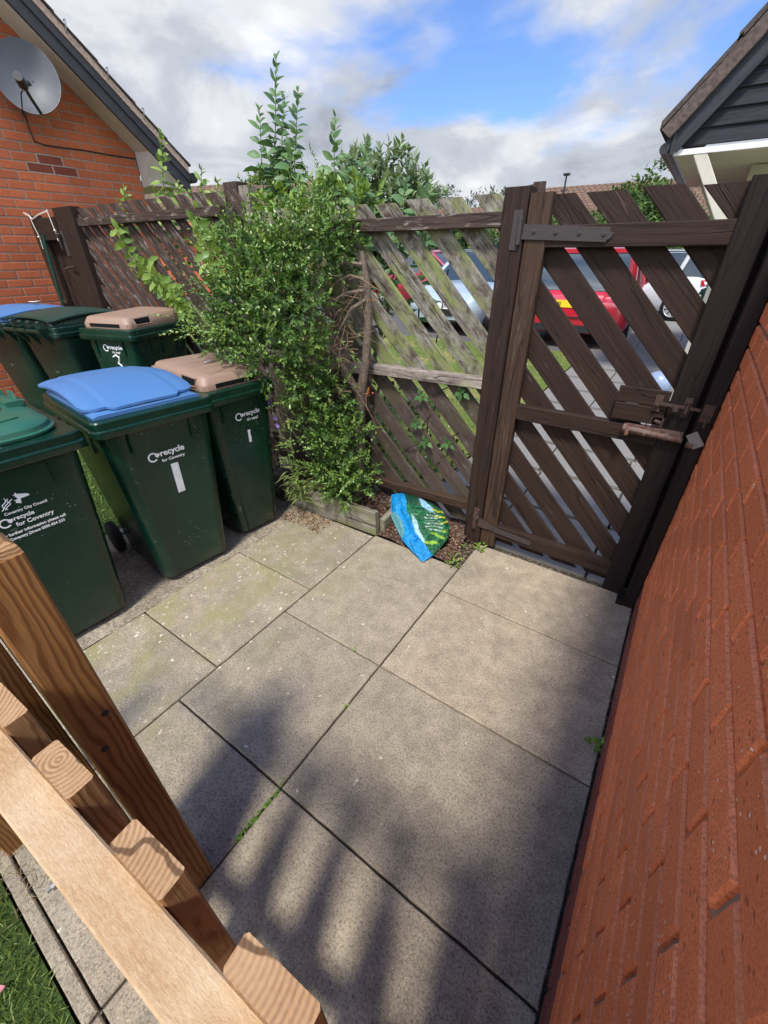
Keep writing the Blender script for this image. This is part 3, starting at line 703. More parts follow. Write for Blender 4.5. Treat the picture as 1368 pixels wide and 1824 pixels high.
for u, z in ((2.345, 2.302), (2.570, 2.302), (2.795, 2.302), (2.4575, 2.377), (2.6825, 2.377)): m.board((0.001, u, z - 0.033), (0.001, u, z + 0.033), (0, 1, 0), 0.011, 0.006, 0.001)
m.build('repair_pointing', M['mortar_pale'], nh)
YE = 3.905
def rake(name, x0, x1, dz0, dz1, mat, y0=-0.6, y1=YE, parent=nh, fn=b_low):
    m = MB(); R_ = []
    for y in (y0, y1):
        z = fn(y)
        R_.append([(x0, y, z + dz0), (x1, y, z + dz0), (x1, y, z + dz1), (x0, y, z + dz1)])
    m.loft(R_); return m.build(name, mat, parent, recalc=True)
# soffit board, bargeboard, verge mortar and tile edges, all following the roof slope
m = MB(); m.loft([[(0.0, -0.6, vz(-0.6) - 0.005), (0.30, -0.6, b_low(-0.6) + 0.012), (0.30, -0.6, b_low(-0.6) + 0.026), (0.0, -0.6, vz(-0.6) + 0.01)],
                  [(0.0, 3.50, vz(3.5) - 0.005), (0.30, 3.50, b_low(3.5) + 0.012), (0.30, 3.50, b_low(3.5) + 0.026), (0.0, 3.50, vz(3.5) + 0.01)]])
m.loft([[(0.0, 3.49, 2.24), (0.296, 3.49, b_low(3.5) - 0.01), (0.296, 3.49, b_low(3.5) + 0.03), (0.0, 3.49, vz(3.49) + 0.02)],
        [(0.0, 3.52, 2.24), (0.296, 3.80, b_low(3.8) + 0.02), (0.296, 3.80, b_low(3.8) + 0.06), (0.0, 3.52, vz(3.49) + 0.02)]])
m.box((-2.8, 3.70, 2.262), (3.0, 0.20, 0.012))
m.build('soffit', M['soffit'], nh, recalc=True)
rake('bargeboard', 0.296, 0.325, 0.0, 0.205, M['fascia'])
rake('barge_trim', 0.325, 0.342, 0.125, 0.21, M['fascia'])
rake('verge_mortar', 0.20, 0.352, 0.212, 0.285, M['tile_edge'])
m = MB(); y = -0.6
while y < YE - 0.05:
    y2 = min(y + 0.31, YE + 0.03)
    z0, z1 = b_low(y) + 0.287, b_low(y2) + 0.300
    m.loft([[(-6, y, z0), (0.365, y, z0), (0.365, y, z0 + 0.016), (-6, y, z0 + 0.016)], [(-6, y2, z1), (0.365, y2, z1), (0.365, y2, z1 + 0.018), (-6, y2, z1 + 0.018)]])
    y += 0.285
m.build('roof', M['tile_dark'], nh, recalc=True)
for y in (2.30, 2.62, 2.905, 3.19, 3.475):
    m = MB(); z = b_low(y) + 0.25; m.tube([(0.356, y, z), (0.372, y + 0.006, z + 0.045), (0.372, y + 0.012, z + 0.085), (0.33, y + 0.02, z + 0.088)], 0.006, 5)
    m.build('verge_clip', M['steel'], nh)
m = MB()
m.tube([(0.36, YE + 0.045, 2.35), (-5.5, YE + 0.045, 2.35)], 0.05, 10); m.build('gutter', M['black_plastic'], nh)
# --- satellite dish and its cable
sd = thing('satellite_dish', 'grey satellite dish on the red gable', 'satellite dish', (HX, 2.49, 2.90))
m = MB(); dn = vec(0.80, -0.52, 0.29); dn /= np.linalg.norm(dn); dx = np.cross(vec(0, 0, 1), dn); dx /= np.linalg.norm(dx); dy = np.cross(dn, dx)
dc = vec(0.26, 0.0, 0.02)
def dishpt(r, a, off): return dc + dx * (r * 0.245 * math.cos(a)) + dy * (r * 0.270 * math.sin(a)) + dn * (0.075 * (r * r - 1) + off)
for off, flip in ((0.0, 0), (-0.008, 1)):
    rr = [[dishpt(r, 2 * math.pi * j / 40, off) for j in range(40)] for r in (0.02, 0.2, 0.4, 0.6, 0.8, 0.93, 1.0)]
    m.loft(rr, cap0=True, cap1=False)
m.loft([[dishpt(1.0, 2 * math.pi * j / 40, 0.0) for j in range(40)], [dishpt(1.02, 2 * math.pi * j / 40, -0.002) for j in range(40)], [dishpt(1.02, 2 * math.pi * j / 40, -0.012) for j in range(40)], [dishpt(1.0, 2 * math.pi * j / 40, -0.008) for j in range(40)]], False, False)
m.build('reflector', M['dish'], sd, smooth=40)
lo = dishpt(0.97, -1.45, 0.0); ft = dc + dn * 0.30 - dy * 0.20
m = MB(); m.tube([lo + dn * 0.0, (lo + ft) / 2 - dy * 0.012, ft], 0.014, 8); m.build('feed_arm', M['black_plastic'], sd, smooth=40)
m = MB(); m.tube([ft + dn * 0.05 - dx * 0.0, ft - dn * 0.055], [0.034, 0.038], 14); m.tube([ft - dn * 0.05, ft - dn * 0.075], [0.036, 0.030], 14); m.build('feed_head', M['black_plastic'], sd, smooth=40)
m = MB(); m.tube([ft - dn * 0.074, ft - dn * 0.082], 0.034, 14); m.build('feed_cap', M['white_paint'], sd)
m = MB(); m.tube([(0.0, -0.03, -0.06), (0.14, -0.03, -0.06), dc - dn * 0.07], 0.017, 8); m.box((0.01, -0.03, -0.06), (0.01, 0.05, 0.08)); m.build('wall_bracket', M['black_plastic'], sd)
for (a, b_) in ((-0.12, 0.02), (0.09, 0.03), (0.25, -0.62)):
    m = MB(); p = dc + dx * 0.262 * a + dy * 0.285 * b_ + dn * (0.075 * (a * a + b_ * b_ - 1) + 0.001); m.tube([p, p + dn * 0.004], 0.006, 8); m.build('bolt', M['black_plastic'], sd)
m = MB(); cx = HX + 0.012
pts = [tuple(vec(HX, 2.52, 2.90) + ft - dn * 0.03), (HX + 0.42, 2.33, 2.76), (HX + 0.25, 2.36, 2.66), (HX + 0.10, 2.43, 2.655), (cx, 2.475, 2.72), (cx, 2.47, 2.60), (cx, 2.48, 2.51), (cx, 2.56, 2.492), (cx, 2.75, 2.496), (cx, 2.91, 2.502), (cx, 3.2, 2.497), (cx, 3.47, 2.50)]
m.tube(pts, 0.0055, 6); tag(m.build('cable', M['black_plastic'], smooth=60), 'thin black cable running from the dish across the brick gable', 'cable')

# ================================================================== fences and gates
S2 = math.sqrt(0.5)
def slats45(mb, x0, x1, ztop, zbot, c0, pitch, perp, yc, th, mi=lambda k: 0, zslope=0.0, wob=0.0):
    """boards falling to the right at 45 degrees: x + z = const"""
    k0 = int(math.floor((x0 + zbot - c0) / pitch)) - 1; k1 = int(math.ceil((x1 + ztop - c0) / pitch)) + 1
    for k in range(k0, k1 + 1):
        c = c0 + k * pitch + perp / S2 / 2 + random.uniform(-0.004, 0.004)
        xa, za, ca = c - ztop, ztop + random.uniform(-0.008, 0.006), perp / 2
        if xa < x0: xa, za, ca = x0, c - x0, -perp / 2
        xb, zb, cb = c - zbot, zbot, perp / 2
        if xb > x1: xb, zb, cb = x1, c - x1, -perp / 2
        if xb - xa < 0.05 or za < zbot or zb > ztop: continue
        yy = yc + random.uniform(-0.003, 0.003)
        mb.board((xa, yy, za), (xb, yy, zb), (1, 0, 1), perp + random.uniform(-0.003, 0.002), th, 0.0025, mi(k), None, None, wob, ca, cb)
def hboard(name, x0, x1, z0, z1, y0, th, mat, parent, z0b=None, wob=0.0, ch=0.004):
    m = MB(); zc0 = (z0 + z1) / 2; zc1 = zc0 if z0b is None else z0b
    m.board((x0, y0 + th / 2, zc0), (x1, y0 + th / 2, zc1), (0, 0, 1), z1 - z0, th, ch, 0, None, None, wob)
    return m.build(name, mat, parent)
def vboard(name, x0, x1, z0, z1, y0, th, mat, parent, ch=0.004, wob=0.0):
    m = MB(); m.board(((x0 + x1) / 2, y0 + th / 2, z0), ((x0 + x1) / 2, y0 + th / 2, z1), (1, 0, 0), x1 - x0, th, ch, 0, None, None, wob)
    return m.build(name, mat, parent)

# --- the gate
gt = thing('slatted_gate', 'tall dark brown gate with diagonal slats beside the close brick wall', 'gate', (0, 0, 0))
vboard('stile', -0.694, -0.602, 0.015, 1.776, 2.085, 0.045, M['stain_worn'], gt)
vboard('stile', 0.028, 0.123, 0.0, 1.779, 2.083, 0.047, M['stain_new'], gt)
hboard('rail', -0.602, 0.028, 1.586, 1.664, 2.086, 0.044, M['stain'], gt, wob=0.0006)
hboard('rail', -0.602, 0.028, 0.838, 0.914, 2.086, 0.044, M['stain'], gt, wob=0.0006)
hboard('rail', -0.602, 0.028, 0.090, 0.172, 2.086, 0.044, M['stain'], gt, wob=0.0006)
m = MB(); slats45(m, -0.688, 0.118, 1.775, 0.035, 1.10, 0.19, 0.100, 2.142, 0.018); m.build('slats', M['stain'], gt)
m = MB()
m.board((-0.170, 2.080, 1.046), (0.024, 2.080, 1.046), (0, 0, 1), 0.068, 0.014, 0.003)
m.board((-0.170, 2.080, 0.972), (0.024, 2.080, 0.972), (0, 0, 1), 0.074, 0.014, 0.003)
m.build('lock_board', M['stain'], gt)
def strap(name, pts_xz, y, th, mat, parent):
    m = MB(); m.poly([(x, y, z) for x, z in pts_xz], th, (0, -1, 0)); return m.build(name, mat, parent, recalc=True)
h = strap('strap_hinge', [(-0.700, 1.672), (-0.360, 1.652), (-0.360, 1.640), (-0.344, 1.632), (-0.352, 1.616), (-0.366, 1.610), (-0.366, 1.603), (-0.704, 1.618)], 2.084, 0.006, M['iron_paint'], gt)
for i in range(4):
    x = -0.655 + 0.092 * i
    m = MB(); m.tube([(x, 2.078, 1.647 - 0.055 * (x + 0.7)), (x, 2.0735, 1.647 - 0.055 * (x + 0.7))], [0.009, 0.006], 10); m.build('bolt_head', M['iron_paint'], h)
m = MB(); m.tube([(-0.716, 2.074, 1.598), (-0.716, 2.074, 1.70)], 0.011, 12); m.build('hinge_pin', M['iron_paint'], h, smooth=40)
h = strap('strap_hinge', [(-0.735, 0.168), (-0.40, 0.147), (-0.385, 0.134), (-0.40, 0.117), (-0.735, 0.136)], 2.084, 0.006, M['iron_paint'], gt)
strap('hinge_knuckle', [(-0.745, 0.20), (-0.70, 0.195), (-0.62, 0.165), (-0.62, 0.140), (-0.70, 0.135), (-0.745, 0.14)], 2.078, 0.006, M['iron_rust'], h)
m = MB(); m.tube([(-0.735, 2.062, 0.13), (-0.735, 2.062, 0.235)], 0.013, 10); m.tube([(-0.745, 2.066, 0.20), (-0.715, 2.066, 0.20)], 0.016, 10); m.build('hinge_pin', M['iron_rust'], h, smooth=40)
# flat slide latch
lt = strap('slide_latch', [(-0.020, 1.040), (0.160, 1.034), (0.160, 1.022), (-0.020, 1.028)], 2.058, 0.006, M['iron_rust'], gt)
m = MB(); m.box((-0.012, 2.0675, 1.030), (0.014, 0.003, 0.034)); m.build('latch_plate', M['iron_rust'], lt)
m = MB(); m.box((0.092, 2.0785, 1.025), (0.013, 0.003, 0.040)); m.build('latch_plate', M['iron_rust'], lt)
m = MB(); m.tube([(0.092, 2.078, 1.060), (0.092, 2.050, 1.056), (0.092, 2.048, 1.01), (0.092, 2.078, 1.000)], 0.007, 8); m.tube([(0.092, 2.05, 1.063), (0.092, 2.038, 1.063)], 0.010, 10); m.build('latch_keeper', M['iron_rust'], lt, smooth=40)
m = MB(); m.tube([(0.055, 2.052, 1.022), (0.055, 2.036, 1.022)], 0.010, 10); m.build('latch_knob', M['iron_rust'], lt, smooth=40)
m = MB(); m.tube([(-0.012, 2.054, 1.032), (-0.012, 2.044, 1.032)], 0.009, 10); m.build('latch_rivet', M['iron_rust'], lt, smooth=40)
# flaking tower bolt
tb = MB(); tb.box((0.005, 2.0785, 0.900), (0.110, 0.004, 0.022)); tb = tb.build('tower_bolt', M['iron_flake'], gt)
m = MB(); m.tube([(-0.108, 2.060, 0.906), (0.118, 2.060, 0.892)], 0.012, 12); m.tube([(-0.112, 2.060, 0.906), (-0.098, 2.060, 0.905)], 0.019, 12); m.build('bolt_rod', M['iron_flake'], tb, smooth=40)
m = MB(); m.tube([(-0.092, 2.058, 0.905), (-0.090, 2.035, 0.880)], 0.008, 8); m.build('bolt_handle', M['iron_flake'], tb, smooth=40)
for x in (-0.03, 0.05, 0.10):
    m = MB(); m.tube([(x, 2.060, 0.898), (x + 0.012, 2.060, 0.897)], 0.0165, 12); m.build('bolt_guide', M['iron_flake'], tb, smooth=40)
m = MB(); m.box((0.010, 2.077, 0.948), (0.020, 0.004, 0.020)); m.tube([(-0.004, 2.07, 0.955), (0.022, 2.07, 0.948)], 0.008, 8); m.build('bolt_staple', M['iron_rust'], tb)
# --- the two posts the gate works between
gp = thing('gate_post', 'split dark brown gate post carrying the gate hinges', 'post', (-0.752, 2.13, 0))
m = MB(); m.board((0, 0, -0.2), (0, 0, 1.800), (1, 0, 0), 0.105, 0.10, 0.006, 0, None, None, 0.0008); m.build('shaft', M['stain'], gp)
m = MB(); m.board((0.055, 0.064, 0.0), (0.055, 0.064, 1.822), (1, 0, 0), 0.05, 0.022, 0.004); m.build('backing_strip', M['grey_wood'], gp)
m = MB(); m.board((-0.05, 0.058, 1.795), (0.04, 0.058, 1.808), (0, 1, 0), 0.03, 0.014, 0.003); m.build('cap_strip', M['grey_wood'], gp)
m = MB(); m.poly([(0.004, -0.0505, 1.722), (0.042, -0.0505, 1.720), (0.036, -0.0505, 1.578), (0.000, -0.0505, 1.580)], 0.004, (0, -1, 0)); m.build('hinge_plate', M['iron_paint'], gp, recalc=True)
m = MB(); m.poly([(0.000, -0.0505, 0.262), (0.034, -0.0505, 0.258), (0.030, -0.0505, 0.10), (0.0, -0.0505, 0.10)], 0.004, (0, -1, 0)); m.build('hinge_plate', M['iron_rust'], gp, recalc=True)
gj = thing('gate_jamb', 'dark stained gate jamb fixed to the close brick wall', 'post', (0.166, 2.05, 0))
m = MB(); m.board((0.0, 0, 0.0), (0.0, 0, 1.96), (1, 0, 0), 0.052, 0.10, 0.004, 0, None, None, 0.0005); m.build('shaft', M['stain_new'], gj)
m = MB(); m.board((-0.018, 0.118, 0.0), (-0.018, 0.118, 1.93), (1, 0, 0), 0.085, 0.03, 0.003); m.build('stop_strip', M['stain_new'], gj)
m = MB(); m.box((-0.042, -0.005, 0.018), (0.016, 0.05, 0.018)); m.build('foot_block', M['stain_new'], gj)
m = MB(); m.box((-0.006, -0.0535, 1.035), (0.018, 0.003, 0.034)); m.tube([(-0.018, -0.057, 1.022), (-0.004, -0.085, 1.030), (-0.004, -0.085, 0.990)], 0.005, 6); m.build('latch_catch', M['iron_rust'], gj)
m = MB(); m.board((-0.030, -0.062, 0.952), (0.010, -0.062, 0.902), (1, 0, 1), 0.040, 0.006, 0.001); m.build('bolt_catch', M['steel'], gj)
m = MB(); m.tube([(-0.034, -0.058, 0.905), (-0.010, -0.058, 0.902)], 0.013, 10); m.build('bolt_socket', M['iron_flake'], gj, smooth=40)

# --- right section of the fence
fr = thing('slatted_fence', 'mossy sunlit fence section of diagonal slats between the shrub and the gate post', 'fence', (0, 0, 0))
hboard('rail', -1.64, -0.806, 1.664, 1.722, 2.094, 0.052, M['grey_wood'], fr, wob=0.001)
hboard('rail', -1.535, -0.806, 0.944, 1.002, 2.092, 0.052, M['moss_rail'], fr, 0.988, wob=0.001)
hboard('rail', -1.62, -0.806, 0.175, 0.232, 2.094, 0.052, M['stain_worn'], fr, 0.238, wob=0.001)
hboard('rail', -2.46, -1.66, 1.66, 1.72, 2.100, 0.045, M['grey_wood'], fr, wob=0.001)
hboard('rail', -2.46, -1.56, 0.93, 0.99, 2.100, 0.045, M['moss_rail'], fr, wob=0.001)
hboard('rail', -2.46, -1.66, 0.16, 0.22, 2.100, 0.045, M['stain_worn'], fr, wob=0.001)
# each board: weathered above the middle rail, still brown below it
m = MB(); slats45(m, -2.50, -0.70, 1.790, 0.10, 0.082, 0.1838, 0.088, 2.157, 0.020, wob=0.0006); m.build('slats', M['moss_wood'], fr)
# --- left section
fl = thing('slatted_fence', 'weathered grey fence section behind the back bins with white flaking slat edges', 'fence', (0, 0, 0))
hboard('rail', -4.62, -2.70, 1.778, 1.836, 2.100, 0.045, M['grey_wood'], fl, wob=0.001)
hboard('rail', -4.62, -2.52, 1.04, 1.10, 2.100, 0.045, M['grey_wood'], fl, wob=0.001)
hboard('rail', -4.62, -2.52, 0.30, 0.36, 2.100, 0.045, M['grey_wood'], fl, wob=0.001)
m = MB(); slats45(m, -4.70, -2.53, 1.915, 0.15, 0.10, 0.178, 0.082, 2.157, 0.020, wob=0.0008); m.build('slats', M['grey_wood'], fl)
m = MB(); m.board((-2.66, 2.225, 0.0), (-2.66, 2.225, 1.955), (1, 0, 0), 0.125, 0.10, 0.006, 0, None, None, 0.001); m.build('post', M['grey_wood'], fl)
m = MB(); m.board((-2.545, 2.225, 0.0), (-2.545, 2.225, 1.93), (1, 0, 0), 0.085, 0.09, 0.006, 0, None, None, 0.001); m.build('post', M['moss_rail'], fl)
m = MB(); m.board((-4.775, 2.14, 0.0), (-4.775, 2.14, 1.925), (1, 0, 0), 0.20, 0.09, 0.006, 0, None, None, 0.001); m.build('post', M['stain'], fl)
# --- the neighbour's gate
ng = thing('side_gate', 'dark brown narrow gate tied with white cord against the brick gable', 'gate', (0, 0, 0))
vboard('stile', -5.70, -5.50, 0.1, 1.895, 2.15, 0.045, M['stain'], ng)
vboard('stile', -5.09, -4.90, 0.1, 1.93, 2.13, 0.045, M['stain'], ng)
hboard('top_board', -5.50, -5.09, 1.69, 1.868, 2.120, 0.025, M['stain'], ng)
hboard('rail', -5.50, -5.09, 1.00, 1.10, 2.150, 0.03, M['stain'], ng)
m = MB(); slats45(m, -5.52, -5.07, 1.80, 0.12, 0.05, 0.14, 0.092, 2.205, 0.018); m.build('slats', M['stain'], ng)
m = MB(); m.tube([(-5.10, 2.115, 1.62), (-5.06, 2.10, 1.74)], 0.016, 8); m.box((-5.04, 2.126, 1.66), (0.03, 0.004, 0.10)); m.build('hinge', M['iron_paint'], ng)
m = MB(); m.tube([(-5.20, 2.115, 1.455), (-5.0, 2.10, 1.475), (-4.97, 2.10, 1.478)], 0.009, 6); m.build('hook', M['iron_rust'], ng)
m = MB(); m.tube([(-5.63, 2.13, 1.13), (-5.48, 2.12, 1.15)], 0.014, 8); m.tube([(-5.58, 2.12, 1.17), (-5.56, 2.11, 1.04)], 0.010, 8); m.box((-5.57, 2.142, 1.12), (0.07, 0.004, 0.05)); m.build('bolt', M['iron_rust'], ng)
m = MB(); m.tube([(-5.34, 2.085, 1.735), (-5.36, 2.08, 1.66), (-5.47, 2.00, 0.10)], 0.013, 8)
tag(m.build('garden_pole', M['green_pole'], smooth=40), 'thin dark green pole leaning on the narrow side gate', 'pole')
m = MB()
for dz in (0, 0.014): m.tube([(-5.74, 2.14, 1.93 - dz * 0.6), (-5.60, 2.125, 1.902 - dz), (-5.52, 2.112, 1.868 - dz * .5), (-5.36, 2.112, 1.895 - dz * 0.4), (-5.14, 2.112, 1.915 - dz * 0.5)], 0.0024, 5)
m.tube([(-5.59, 2.12, 1.905), (-5.56, 2.12, 1.80), (-5.53, 2.12, 1.715), (-5.535, 2.115, 1.62)], 0.0032, 5); m.tube([(-5.545, 2.115, 1.722), (-5.515, 2.115, 1.72)], 0.008, 6)
m.tube([(-5.145, 2.11, 1.925), (-5.125, 2.108, 1.80), (-5.105, 2.108, 1.70)], 0.0036, 5); m.tube([(-5.122, 2.105, 1.765), (-5.10, 2.105, 1.76)], 0.008, 6); m.tube([(-5.11, 2.105, 1.70), (-5.10, 2.105, 1.68)], 0.008, 6)
tag(m.build('cord', M['rope'], smooth=60), 'frayed white cord knotted round the top of the narrow side gate', 'cord')
rebase(gt, (-0.29, 2.10, 0)); rebase(fr, (-1.6, 2.13, 0)); rebase(fl, (-3.6, 2.13, 0)); rebase(ng, (-5.3, 2.15, 0.1))

# ================================================================== wheelie bins (local x = front)
def swirl(parent, M4, size, mat, name='recycle_mark'):
    """open ring ending in a heart-shaped arrow head"""
    m = MB(); a0, a1, n = R(35), R(318), 26
    ring = []
    for i in range(n + 1):
        a = a0 + (a1 - a0) * i / n
        ring.append([(math.cos(a) * r_, math.sin(a) * r_, z) for (r_, z) in ((0.36, 0), (0.52, 0), (0.52, 0.0012), (0.36, 0.0012))])
    m.loft([[tuple(c * size for c in p) for p in q] for q in ring])
    hd = [(0.22, 0.14), (0.36, 0.30), (0.46, 0.34), (0.56, 0.28), (0.66, 0.30), (0.74, 0.20), (0.70, 0.04), (0.46, -0.16), (0.28, 0.02)]
    m.poly([(x * size, y * size, 0) for x, y in hd], 0.0012 * size, (0, 0, 1))
    o = m.build(name, mat, parent, recalc=True); o.matrix_local = M4; return o
def bin_body(t, w_, d, h, mat, ribs=True, front_panel=True, wheels=True):
    def section(hx, hy, cx, r, z, rec):
        P = rrect(hx, hy, r, z, 5, cx, 0)
        a = hy * 0.62
        P += [(cx + hx, -(a + 0.014), z), (cx + hx - rec, -a, z), (cx + hx - rec, a, z), (cx + hx, a + 0.014, z)]
        return P
    zb = h - 0.07
    rings = []
    for i, u in enumerate((0.0, 0.02, 0.10, 0.45, 0.80, 0.95, 1.0)):
        z = 0.018 + (zb - 0.018) * u
        fx = d / 2 - 0.052 + 0.020 * u; bx = -d / 2 + 0.17 - 0.11 * u
        hy = (w_ / 2 - 0.090) + 0.062 * u
        if i == 0: fx -= 0.02; hy -= 0.02
        rec = 0.0 if i == 0 or u >= 0.99 or not front_panel else 0.007
        rings.append(section((fx - bx) / 2, hy, (fx + bx) / 2, 0.055, z, rec))
    m = MB(); m.loft(rings, True, True)
    if ribs:
        for y in (-w_ * 0.26, w_ * 0.24):
            m.box((d / 2 - 0.030, y, zb - 0.055), (0.006, 0.004, 0.055))
        for s in (-1, 1):
            for x in (-d * 0.18, d * 0.05, d * 0.22): m.box((x, s * (w_ / 2 - 0.030), zb - 0.06), (0.004, 0.006, 0.06))
    b = m.build('body', mat, t, smooth=35)
    m = MB(); e = 0.0
    R_ = []
    for (ins, z) in ((0.034, h - 0.078), (0.004, h - 0.072), (0.0, h - 0.066), (0.0, h - 0.042), (0.008, h - 0.036), (0.008, h - 0.006), (0.013, h), (0.055, h + 0.001)):
        R_.append(rrect(d / 2 - ins, w_ / 2 - ins, max(0.012, 0.040 - ins * 0.4), z, 5))
    m.loft(R_, True, True); m.build('rim', mat, t, smooth=35)
    m = MB()
    m.tube([(-d / 2 - 0.045, -w_ / 2 + 0.06, h - 0.02), (-d / 2 - 0.045, w_ / 2 - 0.06, h - 0.02)], 0.014, 10)
    for y in (-w_ / 2 + 0.07, -0.06, 0.06, w_ / 2 - 0.07):
        m.loft([[(-d / 2 + 0.01, y - 0.006, h - 0.13), (-d / 2 + 0.01, y + 0.006, h - 0.13), (-d / 2 + 0.01, y + 0.006, h), (-d / 2 + 0.01, y - 0.006, h)],
                [(-d / 2 - 0.06, y - 0.006, h - 0.03), (-d / 2 - 0.06, y + 0.006, h - 0.03), (-d / 2 - 0.06, y + 0.006, h), (-d / 2 - 0.06, y - 0.006, h)]])
    m.build('handle', mat, t, smooth=35)
    if wheels:
        m = MB(); m.tube([(-d / 2 + 0.13, -w_ / 2 + 0.03, 0.10), (-d / 2 + 0.13, w_ / 2 - 0.03, 0.10)], 0.011, 8); m.build('axle', M['steel'], t)
        for s in (-1, 1):
            y = s * (w_ / 2 - 0.045)
            m = MB(); m.tube([(-d / 2 + 0.13, y - 0.022, 0.10), (-d / 2 + 0.13, y - 0.016, 0.10), (-d / 2 + 0.13, y + 0.016, 0.10), (-d / 2 + 0.13, y + 0.022, 0.10)], [0.088, 0.1, 0.1, 0.088], 22)
            m.build('wheel', M['rubber'], t, smooth=40)
    return b
def lid_domed(t, w_, d, h, mat, open_tip=0.0, oy=0.0):
    """inset tray with a curved cover sheet that overhangs it on three sides"""
    top = lambda u: h + 0.040 + 0.050 * math.sin(math.pi * min(1, u * 0.86 + 0.08)) - 0.020 * u
    xb, xf = -d / 2 + 0.035, d / 2 - 0.045
    m = MB(); n = 16; L_ = [[], []]
    rings = []
    hw = w_ / 2 - 0.045
    for i in range(n + 1):
        u = i / n; x = xb + (xf - xb) * u
        zt = max(h + 0.018, min(top(u) - 0.020, h + 0.018 + (1 - u) * 0.35))
        rings.append([(x, oy - hw, h + 0.002), (x, oy + hw, h + 0.002), (x, oy + hw + 0.0, h + 0.012), (x, oy + hw - 0.022, zt), (x, oy - hw + 0.022, zt), (x, oy - hw, h + 0.012)])
    m.loft(rings); tray = m.build('lid_tray', mat, t, smooth=30)
    m = MB(); hs = w_ / 2 - 0.028; x0, x1 = -d / 2 + 0.005, d / 2 - 0.095
    def P(u, v, off):
        y = (v * 2 - 1) * hs
        e = max(0.0, (abs(y) - (hs - 0.07)) / 0.07); xx1 = x1 - 0.07 * (1 - math.sqrt(max(0, 1 - e * e)))
        if abs(y) < hs * 0.62 and u > 0.0: xx1 += 0.030 * min(1, max(0, (hs * 0.62 - abs(y)) / 0.012))
        x = x0 + (xx1 - x0) * u; uu = (x - xb) / (xf - xb)
        crown_ = 0.010 * (1 - (y / hs) ** 2) + (0.004 if abs(y) < hs * 0.60 else 0.0)
        z = top(max(0, uu)) + crown_ - (0.010 * e * e) - off - 0.016 * max(0, (uu - 0.72) / 0.28) ** 2
        return (x, y + oy, z)
    nu, nv = 22, 44
    m.grid(lambda u, v: P(u, v, 0), nu, nv); m.grid(lambda u, v: P(1 - u, v, 0.011), nu, nv)
    rim = [P(1, j / nv, 0) for j in range(nv + 1)]; rim2 = [P(1, j / nv, 0.011) for j in range(nv + 1)]
    for A, B in ((rim, rim2), ([P(i / nu, 0, 0) for i in range(nu + 1)], [P(i / nu, 0, 0.011) for i in range(nu + 1)]), ([P(i / nu, 1, 0) for i in range(nu + 1)], [P(i / nu, 1, 0.011) for i in range(nu + 1)]), ([P(0, j / nv, 0) for j in range(nv + 1)], [P(0, j / nv, 0.011) for j in range(nv + 1)])):
        m.loft([A, B], False, False, closed=False)
    m.build('lid', mat, t, smooth=45, recalc=False)
    for y in (-0.16, -0.05, 0.05, 0.16):
        m = MB(); m.tube([(-d / 2 - 0.005, oy + y - 0.02, h + 0.030), (-d / 2 - 0.005, oy + y + 0.02, h + 0.030)], 0.012, 8); m.build('hinge', mat, t, smooth=40)
    return top
def lid_flat(t, w_, d, h, mat, number=None):
    hx, hy = d / 2 - 0.040, w_ / 2 - 0.042
    m = MB(); R_ = []
    for (ins, z, dr) in ((0.0, 0.002, 0), (0.0, 0.030, 0), (0.003, 0.036, 0), (0.018, 0.066, 0.0), (0.026, 0.071, 0.0), (0.09, 0.0735, 0)):
        P = rrect(hx - ins, hy - ins, 0.040, h + z, 5)
        R_.append([(x, y, zz + (0.018 if z > 0.03 else 0.0) * (0.5 - x / (2 * hx))) for x, y, zz in P])
    m.loft(R_, True, True); m.build('lid', mat, t, smooth=32)
    m = MB()                                             # solid dark bar painted as the shade in the long front finger opening
    m.box((hx - 0.004, 0, h + 0.022), (0.007, hy - 0.075, 0.011))
    m.build('front_grip_shade', M['recess_shade'], t)
    for s in (-1, 1):                                    # dark blocks painted as the shade in side grips near the front corners
        m = MB(); m.loft([[(hx - 0.20, s * (hy - 0.006), h + 0.026), (hx - 0.075, s * (hy - 0.006), h + 0.026), (hx - 0.075, s * (hy - 0.014), h + 0.058), (hx - 0.20, s * (hy - 0.014), h + 0.060)],
                          [(hx - 0.20, s * (hy + 0.0025), h + 0.026), (hx - 0.075, s * (hy + 0.0025), h + 0.026), (hx - 0.075, s * (hy - 0.004), h + 0.058), (hx - 0.20, s * (hy - 0.004), h + 0.060)]])
        m.build('side_grip_shade', M['recess_shade'], t, recalc=True)
        m = MB(); m.tube([(hx - 0.205, s * (hy + 0.002), h + 0.022), (hx - 0.07, s * (hy + 0.002), h + 0.022), (hx - 0.065, s * (hy - 0.008), h + 0.062), (hx - 0.205, s * (hy - 0.010), h + 0.064), (hx - 0.205, s * (hy + 0.002), h + 0.022)], 0.0045, 6); m.build('grip_lip', mat, t, smooth=50)
    for y in (-0.14, 0.14):
        m = MB(); m.tube([(-d / 2 + 0.012, y - 0.035, h + 0.04), (-d / 2 + 0.012, y + 0.035, h + 0.04)], 0.015, 8); m.build('hinge', mat, t, smooth=40)
